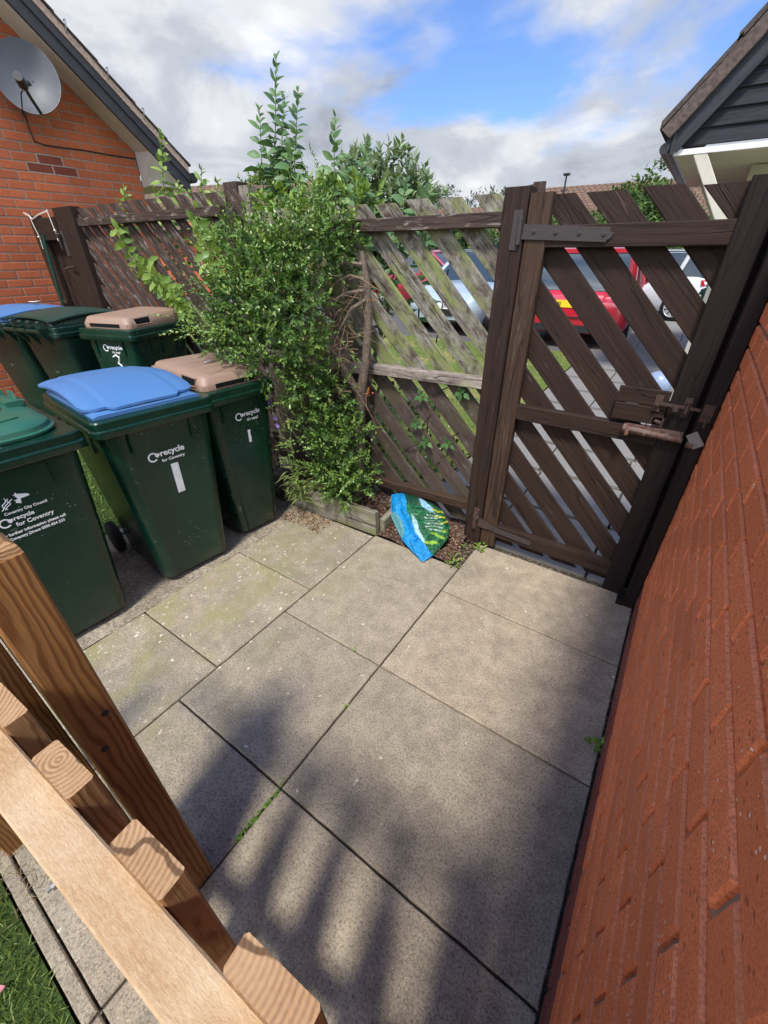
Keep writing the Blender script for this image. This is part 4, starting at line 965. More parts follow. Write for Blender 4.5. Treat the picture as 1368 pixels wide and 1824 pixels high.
def lid_round(t, w_, d, h, mat):
    hx, hy = d / 2 - 0.045, w_ / 2 - 0.045
    m = MB(); R_ = []
    for (ins, z) in ((0.004, 0.003), (0.0, 0.010), (0.0, 0.016), (0.010, 0.020), (0.014, 0.036), (0.028, 0.050), (0.055, 0.058), (0.10, 0.063), (0.17, 0.067)):
        P = []
        for (sx, sy, a0, r) in ((1, 1, 0, 0.135), (-1, 1, 90, 0.05), (-1, -1, 180, 0.05), (1, -1, 270, 0.135)):
            r = max(0.02, r - ins * 0.5)
            for i in range(9):
                a = R(a0 + 90 * i / 8); P.append((sx * (hx - ins - r) + r * math.cos(a), sy * (hy - ins - r) + r * math.sin(a), h + z))
        R_.append(P)
    m.loft(R_, True, True); m.build('lid', mat, t, smooth=30)
    m = MB()                                             # moulded rib round the flat centre
    pts = []
    for i in range(25):
        a = R(-200 + 220 * i / 24); pts.append((hx * 0.36 + hx * 0.30 * math.sin(a) if False else -0.02 + hx * 0.52 * math.cos(a * 0.5 - R(10)), -hy * 0.02 + hy * 0.62 * math.sin(a * 0.9 + R(70)), h + 0.066))
    m.tube([(hx * 0.62, -hy * 0.62, h + 0.064), (hx * 0.70, -hy * 0.3, h + 0.064), (hx * 0.72, hy * 0.30, h + 0.064), (hx * 0.66, hy * 0.56, h + 0.064)], 0.004, 6)
    m.tube([(-hx * 0.55, -hy * 0.5, h + 0.066), (hx * 0.20, -hy * 0.55, h + 0.068), (hx * 0.38, -hy * 0.2, h + 0.068), (hx * 0.38, hy * 0.2, h + 0.068), (hx * 0.16, hy * 0.50, h + 0.068), (-hx * 0.45, hy * 0.58, h + 0.066)], 0.005, 6)
    m.build('rib', mat, t, smooth=60)
    m = MB()
    m.box((-hx * 0.10, hy * 0.76, h + 0.062), (0.055, 0.035, 0.014)); m.box((-hx * 0.12, hy * 0.80, h + 0.090), (0.05, 0.006, 0.022), taper=0.55); m.box((hx * 0.06, hy * 0.74, h + 0.070), (0.012, 0.03, 0.012))
    m.build('grip', mat, t)
    for y in (-0.18, 0.18):
        m = MB(); m.box((-d / 2 + 0.03, y, h + 0.045), (0.05, 0.05, 0.03), taper=0.8); m.build('hinge', mat, t)
def face_frame(d, h, y, z, off=0.0016):
    """text plane on the bin's front panel"""
    zb = h - 0.07; u = (z - 0.018) / (zb - 0.018); x = d / 2 - 0.052 + 0.020 * u - 0.007 + off
    tl = 0.020 / (zb - 0.018)
    return frame((x, y, z), (0, 1, 0), (tl, 0, 1))
GB = 'wheelie bins in the front row'; GR = 'wheelie bins in the back row by the fence'
# front row: nearest green-lidded bin
Hb = 0.965
F_ = thing('wheelie_bin', 'green wheelie bin with rounded green lid and white council lettering beside the timber post', 'wheelie bin', (-2.300, 0.362, 0.0), R(-3), GB)
bin_body(F_, 0.585, 0.74, Hb, M['bin_green'], front_panel=False); lid_round(F_, 0.585, 0.74, Hb, M['bin_lid_green'])
def ff(y, z): return face_frame(0.74, Hb, y, z, 0.0085)
for body, y0_, y1_, z, bold in (('Coventry City Council', -0.060, 0.082, 0.714, 0.0004), ('recycle', -0.041, 0.027, 0.684, 0.0008), ('for Coventry', -0.043, 0.086, 0.656, 0.0006), ('For further information please call', -0.106, 0.118, 0.627, 0.0007), ('Coventry Direct 0500 834 333', -0.084, 0.108, 0.606, 0.0007)):
    text_width(text_mesh('lettering', body, 0.024 if len(body) > 20 else 0.034, M['white_print'], F_, ff(y0_, z), bold), y1_ - y0_)
swirl(F_, ff(-0.071, 0.684), 0.038, M['white_print'])
m = MB()                                                 # council emblem: animal head and wavy lines
sc = 0.046
m.poly([(x * sc, y * sc, 0) for x, y in ((0.05, 0.95), (0.18, 0.90), (0.30, 1.10), (0.36, 0.92), (0.95, 0.72), (1.12, 0.60), (1.08, 0.48), (0.92, 0.46), (0.45, 0.46), (0.36, 0.02), (0.02, 0.20), (0.12, 0.32), (-0.02, 0.42), (0.28, 0.48), (0.16, 0.80))], 0.0012, (0, 0, 1))
for k, (ox, oy) in enumerate(((0, 0), (0.15, -0.04), (0.30, -0.10))):
    m.tube([((-1.05 + ox + 0.62 * u + 0.09 * math.sin(u * 11 + k)) * sc, (-0.12 + oy * 0.3 + 1.0 * u * (1 - 0.12 * k)) * sc, 0.0006) for u in np.linspace(0, 1, 14)], 0.0016, 5)
e = m.build('emblem', M['white_print'], F_, recalc=True); e.matrix_local = ff(-0.012, 0.742)
# front row: blue-lidded bin
C_ = thing('wheelie_bin', 'green wheelie bin with curved light blue lid in the middle of the front row', 'wheelie bin', (-2.272, 0.992, 0.0), R(-6.5), GB)
bin_body(C_, 0.570, 0.74, Hb, M['bin_green']); lid_domed(C_, 0.570, 0.74, Hb, M['bin_lid_blue'], oy=-0.012)
def fc(y, z): return face_frame(0.74, Hb, y, z, 0.0016)
text_width(text_mesh('lettering', 'recycle', 0.036, M['white_print'], C_, fc(-0.036, 0.732), 0.0009), 0.120)
text_width(text_mesh('lettering', 'for Coventry', 0.0225, M['white_print'], C_, fc(-0.036, 0.700), 0.0003), 0.114)
swirl(C_, fc(-0.073, 0.737), 0.046, M['white_print'])
m = MB(); m.poly([(0, 0, 0), (0.037, 0.001, 0), (0.038, 0.165, 0), (0.001, 0.165, 0)], 0.0012, (0, 0, 1)); e = m.build('sticker', M['sticker'], C_, recalc=True); e.matrix_local = fc(-0.004, 0.512)
# front row: brown-lidded bin
D_ = thing('wheelie_bin', 'narrow green wheelie bin with brown lid dusted with leaf bits, against the shrub', 'wheelie bin', (-2.247, 1.468, 0.0), R(-5), GB)
bin_body(D_, 0.480, 0.64, 0.955, M['bin_green'], front_panel=False); lid_flat(D_, 0.480, 0.64, 0.955, M['bin_lid_brown'])
def fd(y, z): return face_frame(0.64, 0.955, y, z, 0.0085)
text_width(text_mesh('lettering', 'recycle', 0.038, M['white_print'], D_, fd(0.006, 0.780), 0.0009), 0.108)
text_mesh('lettering', "it's easy!", 0.023, M['white_print'], D_, fd(0.020, 0.748), 0.0003)
swirl(D_, fd(-0.028, 0.784), 0.044, M['white_print'])
m = MB(); m.poly([(0, 0, 0), (0.016, 0, 0), (0.018, 0.03, 0), (0.014, 0.05, 0), (0.018, 0.075, 0), (0.0, 0.077, 0)], 0.0012, (0, 0, 1)); e = m.build('sticker', M['sticker'], D_, recalc=True); e.matrix_local = fd(0.012, 0.618)
m = MB(); m.poly([(0, 0, 0), (0.012, 0, 0), (0.012, 0.06, 0), (0, 0.06, 0)], 0.0012, (0, 0, 1)); e = m.build('sticker', M['sticker'], D_, recalc=True); e.matrix_local = Matrix.Translation((-0.02, 0.0, 0.955 + 0.083)) @ Matrix.Rotation(R(25), 4, 'Z')
# back row
A_ = thing('wheelie_bin', 'dark green wheelie bin with blue lid nearest the brick gable', 'wheelie bin', (-4.66, 1.50, 0.165), R(100), GR)
bin_body(A_, 0.58, 0.74, Hb, M['bin_dark']); lid_domed(A_, 0.58, 0.74, Hb, M['bin_lid_blue'])
m = MB()
for k in range(5): m.box((0.02 + 0.012 * k * math.cos(k * 2), -0.10 + 0.016 * k * math.sin(k * 2.2), Hb + 0.113), (0.016, 0.010, 0.0012))
m.build('lettering', M['white_print'], A_)
B_ = thing('wheelie_bin', 'dark green wheelie bin with dark green curved lid, seen from its hinge side', 'wheelie bin', (-4.05, 1.60, 0.165), R(100), GR)
bin_body(B_, 0.58, 0.74, Hb, M['bin_dark']); lid_domed(B_, 0.58, 0.74, Hb, M['bin_lid_dark'])
E_ = thing('wheelie_bin', 'green wheelie bin with flat brown lid and hand-painted 3, close to the fence', 'wheelie bin', (-3.45, 1.76, 0.165), R(-74), GR)
bin_body(E_, 0.50, 0.64, 0.965, M['bin_green'], front_panel=False); lid_flat(E_, 0.50, 0.64, 0.965, M['bin_lid_brown'])
def fe(y, z): return face_frame(0.64, 0.965, y, z, 0.0085)
text_mesh('lettering', 'recycle', 0.040, M['white_print'], E_, fe(-0.014, 0.832), 0.0008)
text_mesh('lettering', "it's easy!", 0.022, M['white_print'], E_, fe(-0.002, 0.804), 0.0002)
swirl(E_, fe(-0.050, 0.838), 0.046, M['white_print'])
m = MB(); m.tube([(x, y, 0) for x, y in ((-0.028, 0.118), (0.0, 0.132), (0.026, 0.118), (0.020, 0.092), (0.0, 0.078), (0.022, 0.064), (0.030, 0.036), (0.012, 0.006), (-0.018, 0.004))], 0.0065, 6); e = m.build('painted_number', M['white_print'], E_, smooth=60); e.matrix_local = fe(0.020, 0.660)

# ================================================================== planting bed
bd = thing('bed_edging', 'low green-grey plank edging of the planting bed in front of the shrub', 'edging', (-1.69, 1.80, 0))
m = MB(); m.board((-2.12, 1.806, 0.068), (-1.287, 1.806, 0.092), (0, 0, 1), 0.175, 0.038, 0.004, 0, None, None, 0.001); m.build('front_plank', M['sleeper'], bd).location = (1.69, -1.80, 0)
e = thing('bed_edging', 'short weathered timber end piece of the planting bed beside the plastic bag', 'edging', (-1.29, 1.94, 0))
m = MB(); m.board((0.015, -0.10, 0.058), (0.015, 0.17, 0.080), (0, 0, 1), 0.105, 0.042, 0.005, 0, 0, None, 0.001); m.build('side_plank', M['sleeper'], e)
m = MB()
m.grid(lambda u, v: (-2.35 + 1.06 * u, 1.82 + 0.40 * v, 0.095 + 0.03 * math.sin(u * 11 + v * 5) * math.sin(v * 9 + 1) - 0.03 * u), 30, 14)
m.grid(lambda u, v: (-1.30 + 0.52 * u, 1.80 + 0.42 * v, 0.004 + 0.03 * v + 0.012 * math.sin(u * 9 + v * 7)), 14, 14)
struct(m.build('bed_soil', M['soil'], smooth=60))
# loose bark, chips and dead leaves
def litter(name, n, xr, yr, zf, size, mat, label=None):
    x = rng.uniform(*xr, n); y = rng.uniform(*yr, n); z = np.array([zf(a, b) for a, b in zip(x, y)])
    d = unit(n) * np.array([1, 1, 0.25]); up = np.tile([0, 0, 1.0], (n, 1)) + rng.normal(0, 0.35, (n, 3))
    V = leaf_arrays(np.stack([x, y, z], 1), d, up, rng.uniform(0.5, 1.4, n) * size, rng.uniform(0.3, 0.8, n) * size, 0.2, 0.15)
    o = leaf_object(name, V, mat, None, rng.uniform(0, 1, n)); o['kind'] = 'stuff'; return o
litter('leaf_litter', 420, (-1.98, -1.62), (1.60, 1.77), lambda x, y: 0.003 + random.random() * 0.008, 0.017, M['debris'])
litter('bark_chips', 700, (-2.1, -0.86), (1.84, 2.12), lambda x, y: (0.11 if x < -1.3 else 0.03) + random.random() * 0.015, 0.022, M['debris'])
litter('gate_litter', 180, (-0.92, -0.70), (1.80, 2.08), lambda x, y: 0.012 + random.random() * 0.008, 0.015, M['debris'])

# ================================================================== crumpled plastic bag
def bag_mat():
    t = MT('printed_bag', 0.36, 0.45); v = t.attr('bc')
    nz = t.noise(v, 4.5, 3, 0.55, 0, 'Color')
    wv = t.mix(0.10, v, nz, 'ADD'); s_ = t.sepz(t.mapv(wv, (1, 1, 1), (-0.05, -0.05, 0))); u, w_ = s_[0], s_[1]
    def ell(cu, cv, ru, rv, rot=0.0, soft=0.12):
        n = t.N.new('ShaderNodeVectorMath'); n.operation = 'LENGTH'
        c_ = t.comb(t.math('SUBTRACT', u, cu), t.math('SUBTRACT', w_, cv), 0.0)
        t.L.new(t.mapv(t.mapv(c_, (1, 1, 1), (0, 0, 0), (0, 0, rot)), (1 / ru, 1 / rv, 1)), n.inputs[0])
        return t.ramp(t.math('MULTIPLY', n.outputs['Value'], 0.5), [(0.5 - soft / 2, 1.0), (0.5, 0.0)])
    g = t.noise(t.mapv(wv, (3, 8, 1), (0, 0, 0), (0, 0, 0.6)), 1.6, 4, 0.6, 1.2)
    c = t.ramp(g, [(0.30, (0.005, 0.045, 0.022)), (0.48, (0.010, 0.105, 0.042)), (0.58, (0.016, 0.17, 0.060)), (0.72, (0.030, 0.26, 0.09))])
    c = t.mix(ell(0.62, 0.10, 0.36, 0.16), c, (0.006, 0.055, 0.028))
    c = t.mix(ell(0.74, 0.24, 0.10, 0.22, 0.3, 0.2), c, t.mix(t.noise(v, 13, 3, 0.6), (0.10, 0.34, 0.55), (0.45, 0.70, 0.80)))
    st = t.wave(t.mapv(wv, (1, 1, 1), (0, 0, 0), (0, 0, 0.9)), 2.6, 2.0, 2, 2.0)
    c = t.mix(t.math('MULTIPLY', t.ramp(st, [(0.78, 0.0), (0.86, 1.0)]), ell(0.93, 0.62, 0.16, 0.36, 0.3, 0.3)), c, (0.60, 0.56, 0.03))
    c = t.mix(t.math('MULTIPLY', t.ramp(st, [(0.60, 0.0), (0.80, 1.0)]), ell(0.58, 0.88, 0.34, 0.10, -0.1, 0.3)), c, (0.24, 0.46, 0.04))
    c = t.mix(ell(0.36, 0.62, 0.05, 0.26, -0.12, 0.3), c, (0.40, 0.62, 0.66))
    pr = t.math('MULTIPLY', t.ramp(t.noise(t.mapv(wv, (70, 18, 1), (0, 0, 0), (0, 0, -0.5)), 1.0, 2), [(0.47, 0.0), (0.52, 1.0)]), t.ramp(t.wave(t.mapv(wv, (1, 1, 1), (0, 0, 0), (0, 0, -0.5)), 5.2, 0.3, 1, 1.0, 'BANDS', 'Y'), [(0.60, 0.0), (0.66, 1.0)]))
    c = t.mix(t.math('MULTIPLY', t.math('MULTIPLY', pr, ell(0.70, 0.62, 0.20, 0.22, 0.2, 0.1)), 0.75), c, (0.66, 0.76, 0.68))
    bl = t.math('ADD', u, t.math('MULTIPLY', t.math('SUBTRACT', t.noise(v, 5, 3, 0.6), 0.5), 0.14))
    blue = t.mix(t.noise(v, 7, 3, 0.6), (0.004, 0.20, 0.52), (0.014, 0.31, 0.66))
    c = t.mix(t.ramp(bl, [(0.325, 1.0), (0.337, 0.0)]), c, blue)
    c = t.mix(ell(0.03, 0.45, 0.12, 0.20, 0.0, 0.1), c, t.mix(t.noise(v, 18, 3, 0.6), (0.03, 0.22, 0.26), (0.20, 0.42, 0.44)))
    cri = t.math('ABSOLUTE', t.math('SUBTRACT', t.noise(v, 9, 4, 0.6, 1.5), 0.5)); cri2 = t.voro(t.mix(0.2, v, nz, 'ADD'), 11, 'DISTANCE_TO_EDGE')
    t.color(c); t.bump(t.math('ADD', t.math('MULTIPLY', cri, 2.0), t.math('MULTIPLY', t.ramp(cri2, [(0.0, 0.0), (0.25, 1.0)]), 0.5)), 0.9, 0.010); return t.m
M['bag'] = bag_mat()
m = MB()
random.seed(11)
def pline(P, q):
    for i in range(len(P) - 1):
        if q <= P[i + 1][0] or i == len(P) - 2:
            t_ = (q - P[i][0]) / (P[i + 1][0] - P[i][0]); return P[i][1] * (1 - t_) + P[i + 1][1] * t_
cA, cB, cC, cD = vec(-1.335, 2.045, 0.180), vec(-1.045, 2.062, 0.205), vec(-0.868, 2.00, 0.120), vec(-0.900, 1.718, 0.006)
eL = [(0, cA), (0.10, vec(-1.318, 2.01, 0.165)), (0.30, vec(-1.252, 1.912, 0.105)), (0.65, vec(-1.085, 1.785, 0.055)), (1, cD)]
eR = [(0, cB), (0.45, vec(-0.955, 2.05, 0.185)), (1, cC)]
eT = [(0, cA), (0.2, vec(-1.27, 2.06, 0.205)), (0.6, vec(-1.15, 2.065, 0.215)), (1, cB)]
eB = [(0, cD), (0.35, vec(-0.868, 1.80, 0.02)), (0.8, vec(-0.838, 1.93, 0.085)), (1, cC)]
CR = [(0.30, 0.5, 1.45, 0.05, 1.0, 0.5), (0.20, 0.5, 1.5, 0.035, -0.9, 0.5), (0.10, 0.4, 1.6, 0.04, 0.6, 0.4), (0.62, 0.46, 0.12, 0.055, -1.3, 0.42), (0.66, 0.36, 0.2, 0.05, 0.9, 0.4), (0.5, 0.75, -0.5, 0.05, 0.8, 0.3)]
for _ in range(34): CR.append((random.random(), random.random(), random.uniform(0, 3.14), random.uniform(0.02, 0.06), random.uniform(-0.75, 0.75), random.uniform(0.12, 0.35)))
def crumple(u, v):
    z = 0.0
    for (a, b_, th, wd, s_, ln) in CR:
        d_ = abs(-(u - a) * math.sin(th) + (v - b_) * math.cos(th)); q = abs((u - a) * math.cos(th) + (v - b_) * math.sin(th))
        if d_ < wd * 2 and q < ln: z += s_ * 0.017 * max(0, 1 - d_ / (wd * 2)) * (1 - (q / ln) ** 2)
    return z
def bagpt(u, v, side):
    p = pline(eL, v) * (1 - u) + pline(eR, v) * u + pline(eT, u) * (1 - v) + pline(eB, u) * v
    p = p - (cA * (1 - u) * (1 - v) + cB * u * (1 - v) + cC * u * v + cD * (1 - u) * v)
    edge = (1 - abs(2 * u - 1) ** 4) * (1 - abs(2 * v - 1) ** 4)
    nrm = vec(0.12, -0.60, 0.79)
    q = p + nrm * (crumple(u, v) * (0.45 + 0.55 * edge) * (1.0 if side > 0 else 0.3) + (0.048 if side > 0 else -0.015) * edge)
    q[2] = max(q[2], 0.003 if side < 0 else 0.007)
    return q
nu = nv = 90
for side in (1, -1):
    k = m.n
    m.grid(lambda u, v: bagpt(u if side > 0 else 1 - u, v, side), nu, nv)
    for i in range(nu + 1):
        for j in range(nv + 1): m.bc[k + i * (nv + 1) + j] = ((i / nu) if side > 0 else 1 - i / nu, j / nv, 0.0 if side > 0 else 3.0)
bg_ = tag(m.build('compost_bag', M['bag'], smooth=28), 'crumpled blue and green plastic compost bag lying by the foot of the gate post', 'plastic bag')

# ================================================================== the shrub in the bed
sh = thing('shrub', 'big unruly small-leaved evergreen shrub spilling over the bed between bins and gate', 'shrub', (-1.55, 2.02, 0.08))
O = vec(-1.55, 2.02, 0.08)
CL = [(-1.98, 1.80, 1.48, .22, .17, .20), (-2.09, 1.66, 1.28, .19, .16, .20), (-1.72, 1.68, 1.32, .19, .16, .20), (-1.74, 1.88, 1.56, .18, .16, .16), (-1.62, 1.94, 1.64, .10, .10, .11),
      (-1.68, 1.98, 1.74, .09, .09, .11), (-1.88, 1.94, 1.66, .14, .12, .12), (-2.08, 1.60, 1.15, .13, .12, .13), (-1.86, 1.60, 1.12, .15, .13, .16), (-1.72, 1.74, 0.96, .12, .11, .14),
      (-1.70, 1.76, 1.08, .10, .10, .13), (-1.64, 1.90, 0.79, .12, .09, .12), (-1.69, 1.83, 0.64, .12, .10, .14), (-1.58, 1.80, 0.57, .12, .10, .13), (-1.44, 1.84, 0.38, .10, .09, .09),
      (-1.70, 1.82, 0.34, .10, .08, .13), (-1.58, 1.80, 0.36, .13, .09, .13), (-2.22, 1.88, 1.62, .15, .12, .13), (-2.22, 1.58, 1.17, .12, .10, .09),
      (-1.96, 1.70, 1.36, .24, .18, .22), (-1.60, 1.82, 0.24, .13, .07, .08), (-1.80, 1.80, 0.78, .12, .11, .12), (-1.50, 1.90, 0.62, .07, .07, .08)]
CL = [(x - O[0], y - O[1], z - O[2], a, b, c) for x, y, z, a, b, c in CL]
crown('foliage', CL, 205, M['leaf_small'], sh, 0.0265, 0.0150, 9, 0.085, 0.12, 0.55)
# loose shoots sticking out of the mass
k = 210; d = unit(k) * np.array([1, 0.8, 0.5]) + np.array([-0.3, -0.5, 0.55]); d /= np.linalg.norm(d, axis=1, keepdims=True)
ix = rng.integers(0, len(CL), k); c_ = np.array(CL)[ix]; tips = c_[:, :3] + d * c_[:, 3:] * 0.85
V = sprig_leaves(tips, d, rng.uniform(0.14, 0.32, k), 18, 0.022, 0.012, 0.25)
leaf_object('shoots', V, M['leaf_small'], sh, np.clip(rng.normal(0.72, 0.18, len(V)), 0, 1))
m = MB()
def w2(*p): return tuple(vec(*p) - O)
m.tube([w2(-1.60, 2.02, 0.05), w2(-1.57, 2.01, 0.45), w2(-1.55, 2.02, 0.84), w2(-1.51, 2.03, 1.04), w2(-1.492, 2.04, 1.28), w2(-1.495, 2.03, 1.45), w2(-1.50, 2.0, 1.58)], [0.040, 0.034, 0.031, 0.026, 0.025, 0.022, 0.012], 10)
m.tube([w2(-1.55, 2.02, 0.82), w2(-1.64, 1.98, 0.98), w2(-1.74, 1.92, 1.16), w2(-1.85, 1.82, 1.35)], [0.024, 0.020, 0.016, 0.010], 8)
for (a, b) in (((-1.49, 2.03, 1.45), (-1.62, 1.93, 1.44)), ((-1.49, 2.03, 1.40), (-1.66, 1.90, 1.33)), ((-1.50, 2.0, 1.52), (-1.64, 1.93, 1.50)), ((-1.49, 2.03, 1.36), (-1.60, 1.92, 1.22))):
    p, q = vec(*a), vec(*b); mid = (p + q) / 2 + vec(0, -0.02, 0.025); m.tube([w2(*p), w2(*mid), w2(*q), w2(*(q + (q - mid) * 0.7 - vec(0, 0, 0.03)))], [0.014, 0.010, 0.007, 0.003], 6)
m.build('trunk', M['bark'], sh, smooth=60)
m = MB()
for i in range(150):
    p = vec(random.uniform(-1.82, -1.46), random.uniform(1.84, 2.04), random.uniform(0.85, 1.48))
    dd = vec(random.gauss(-0.25, 0.6), random.gauss(-0.2, 0.35), random.gauss(-0.25, 0.5)); L0 = random.uniform(0.07, 0.24)
    q = p + dd * L0; mid = (p + q) / 2 + vec(random.gauss(0, .012), random.gauss(0, .012), random.gauss(0.012, .012))
    r0 = random.choice((0.0016, 0.002, 0.0028, 0.004)); m.tube([w2(*p), w2(*mid), w2(*q)], [r0, r0 * 0.8, r0 * 0.4], 4, 0, False)
m.build('bare_twigs', M['twig'], sh)
for (x, y, z, n_) in ((-1.47, 2.0, 0.86, 9), (-1.62, 1.86, 1.24, 5), (-1.47, 2.0, 1.36, 3)):
    B = np.tile(w2(x, y, z), (n_, 1)) + rng.normal(0, 0.012, (n_, 3)); D = unit(n_) + np.array([0.3, -0.3, 0.2])
    leaf_object('dead_leaves', leaf_arrays(B, D, unit(n_), rng.uniform(0.02, 0.04, n_), rng.uniform(0.01, 0.018, n_), 0.2, 0.3), M['dead_orange'], sh)

# ------------------------------------------------------------------ tall leafy shoots behind the fence
def pair_shoot(stem_mb, pts, step, ll, lw, out, tip_scale=0.35, droop=0.35):
    """opposite pairs of leaves up a stem, turning a quarter at each node; appended to `out`"""
    P = np.array(pts, float); seg = np.linalg.norm(np.diff(P, axis=0), axis=1); cum = np.concatenate([[0], np.cumsum(seg)]); Lt = cum[-1]
    stem_mb.tube([tuple(p) for p in P], list(np.linspace(0.006, 0.002, len(P))), 5)
    s = 0.03; k = 0; a0 = random.uniform(0, 3.14)
    while s < Lt:
        i = min(len(seg) - 1, np.searchsorted(cum, s) - 1); i = max(i, 0); t = (s - cum[i]) / seg[i]; p = P[i] + (P[i + 1] - P[i]) * t
        ax = (P[i + 1] - P[i]) / seg[i]; u = s / Lt
        e1 = np.cross(ax, [0.31, 0.9, 0.2]); e1 /= np.linalg.norm(e1); e2 = np.cross(ax, e1)
        f = 1.0 if u < 0.8 else 1.0 - (1 - tip_scale) * (u - 0.8) / 0.2
        for h_ in (0, 1):
            a = a0 + k * 1.75 + h_ * math.pi + random.uniform(-0.3, 0.3)
            o = e1 * math.cos(a) + e2 * math.sin(a)
            d = o * (1.0 - 0.4 * max(0, (u - 0.75) * 4)) + ax * (0.30 + 0.9 * max(0, (u - 0.8) * 5)) - np.array([0, 0, droop]) * random.uniform(0.2, 1.1)
            out.append((p, d, ax * 0.45 + np.array([random.gauss(0.1, 0.45), -0.75 + random.gauss(0, 0.4), 0.25]), ll * f * random.uniform(0.75, 1.15), lw * f * random.uniform(0.8, 1.15)))
        s += step * (1.0 - 0.45 * u); k += 1
    return out
def shoots(name, label, cat, base, stems, step, ll, lw, mat, smat, group=None, droop=0.35):
    t = thing(name, label, cat, base, 0, group); b = vec(*base); sm = MB(); out = []
    for pts in stems: pair_shoot(sm, [tuple(vec(*p) - b) for p in pts], step, ll, lw, out, droop=droop)
    sm.build('stem', smat, t)
    A = [np.array([o[i] for o in out]) for i in range(5)]
    leaf_object('leaves', leaf_arrays(A[0], A[1], A[2], A[3], A[4], 0.14, 0.28, True), mat, t)
    return t
Y0 = 2.32
shoots('butterfly_bush', 'tall upright leafy shoots rising highest above the fence behind the shrub', 'bush', (-2.35, 2.34, 0.0),
       [[(-2.42, Y0, 0.6), (-2.47, Y0, 1.50), (-2.42, Y0, 1.95), (-2.34, Y0, 2.20), (-2.28, Y0, 2.48)], [(-2.30, Y0 + .04, 0.6), (-2.27, Y0 + .03, 1.60), (-2.22, Y0, 2.0), (-2.14, Y0, 2.33)],
        [(-2.50, Y0, 1.2), (-2.52, Y0, 1.72), (-2.50, Y0, 2.02), (-2.455, Y0, 2.29)], [(-2.36, Y0 + .05, 1.3), (-2.35, Y0 + .03, 1.75), (-2.31, Y0, 2.10), (-2.25, Y0, 2.30)], [(-2.44, Y0 - .03, 1.3), (-2.40, Y0, 1.8), (-2.36, Y0, 2.12)],
        [(-2.33, Y0 - .03, 1.5), (-2.24, Y0 - .03, 1.9), (-2.20, Y0 - .03, 2.12)], [(-2.60, Y0, 1.3), (-2.64, Y0, 1.7), (-2.61, Y0, 1.92)]], 0.050, 0.120, 0.050, M['leaf_big'], M['stem'])
shoots('butterfly_bush', 'shorter leafy shoots above the fence just left of the silvery bush', 'bush', (-1.9, 2.34, 0.0),
       [[(-1.95, Y0, 0.8), (-1.945, Y0, 1.6), (-1.92, Y0, 1.95), (-1.89, Y0, 2.19)], [(-1.82, Y0, 1.0), (-1.80, Y0, 1.75), (-1.74, Y0, 1.93), (-1.67, Y0, 2.08)], [(-1.90, Y0 + .04, 1.3), (-1.87, Y0, 1.75), (-1.83, Y0, 2.02)],
        [(-2.02, Y0, 1.3), (-2.04, Y0, 1.75), (-2.02, Y0, 1.96)], [(-1.76, Y0 + .05, 1.3), (-1.72, Y0, 1.75), (-1.70, Y0, 1.92)], [(-1.56, Y0 + .1, 1.3), (-1.52, Y0 + .1, 1.75), (-1.50, Y0 + .1, 1.90)], [(-1.38, 2.4, 1.2), (-1.37, 2.4, 1.74), (-1.35, 2.4, 1.90)]], 0.050, 0.112, 0.048, M['leaf_big'], M['stem'])
crown('foliage', [(x - -1.9, y - 2.34, z, a, b, c) for x, y, z, a, b, c in ((-2.30, 2.30, 1.72, .20, .10, .14), (-2.05, 2.30, 1.74, .18, .10, .14), (-2.48, 2.28, 1.62, .16, .10, .16), (-1.80, 2.32, 1.78, .16, .10, .14))], 60, M['leaf_lime'], bpy.data.objects['butterfly_bush.001'], 0.058, 0.030, 6, 0.10, 0.2, 0.6)
crown('foliage', [(x + 2.35, y - 2.34, z, a, b, c) for x, y, z, a, b, c in ((-2.44, 2.32, 1.84, .14, .08, .12), (-2.28, 2.32, 1.86, .11, .08, .12))], 30, M['leaf_lime'], bpy.data.objects['butterfly_bush'], 0.060, 0.030, 6, 0.10, 0.25, 0.8)
shoots('climbing_shrub', 'lime green shoots poking over the left fence under the house eaves', 'shrub', (-3.5, 2.35, 0.0),
       [[(-3.60, 2.3, 0.9), (-3.60, 2.3, 1.77), (-3.54, 2.3, 2.04), (-3.43, 2.3, 2.29)], [(-3.50, 2.32, 1.2), (-3.44, 2.3, 1.80), (-3.36, 2.3, 2.02)], [(-3.66, 2.3, 1.3), (-3.70, 2.3, 1.82), (-3.68, 2.3, 2.00)], [(-4.18, 2.3, 1.2), (-4.20, 2.3, 1.83), (-4.09, 2.3, 2.03)], [(-4.24, 2.3, 1.4), (-4.27, 2.3, 1.85), (-4.25, 2.3, 1.97)],
        [(-3.08, 2.3, 1.2), (-3.10, 2.3, 1.78), (-3.11, 2.3, 1.97), (-3.06, 2.3, 2.08)], [(-2.98, 2.3, 1.2), (-2.98, 2.3, 1.78), (-2.92, 2.3, 2.0)], [(-3.18, 2.3, 1.4), (-3.22, 2.3, 1.8), (-3.24, 2.3, 1.96)], [(-2.85, 2.3, 1.2), (-2.84, 2.3, 1.72), (-2.80, 2.3, 1.93)]], 0.052, 0.098, 0.048, M['leaf_lime'], M['stem'])
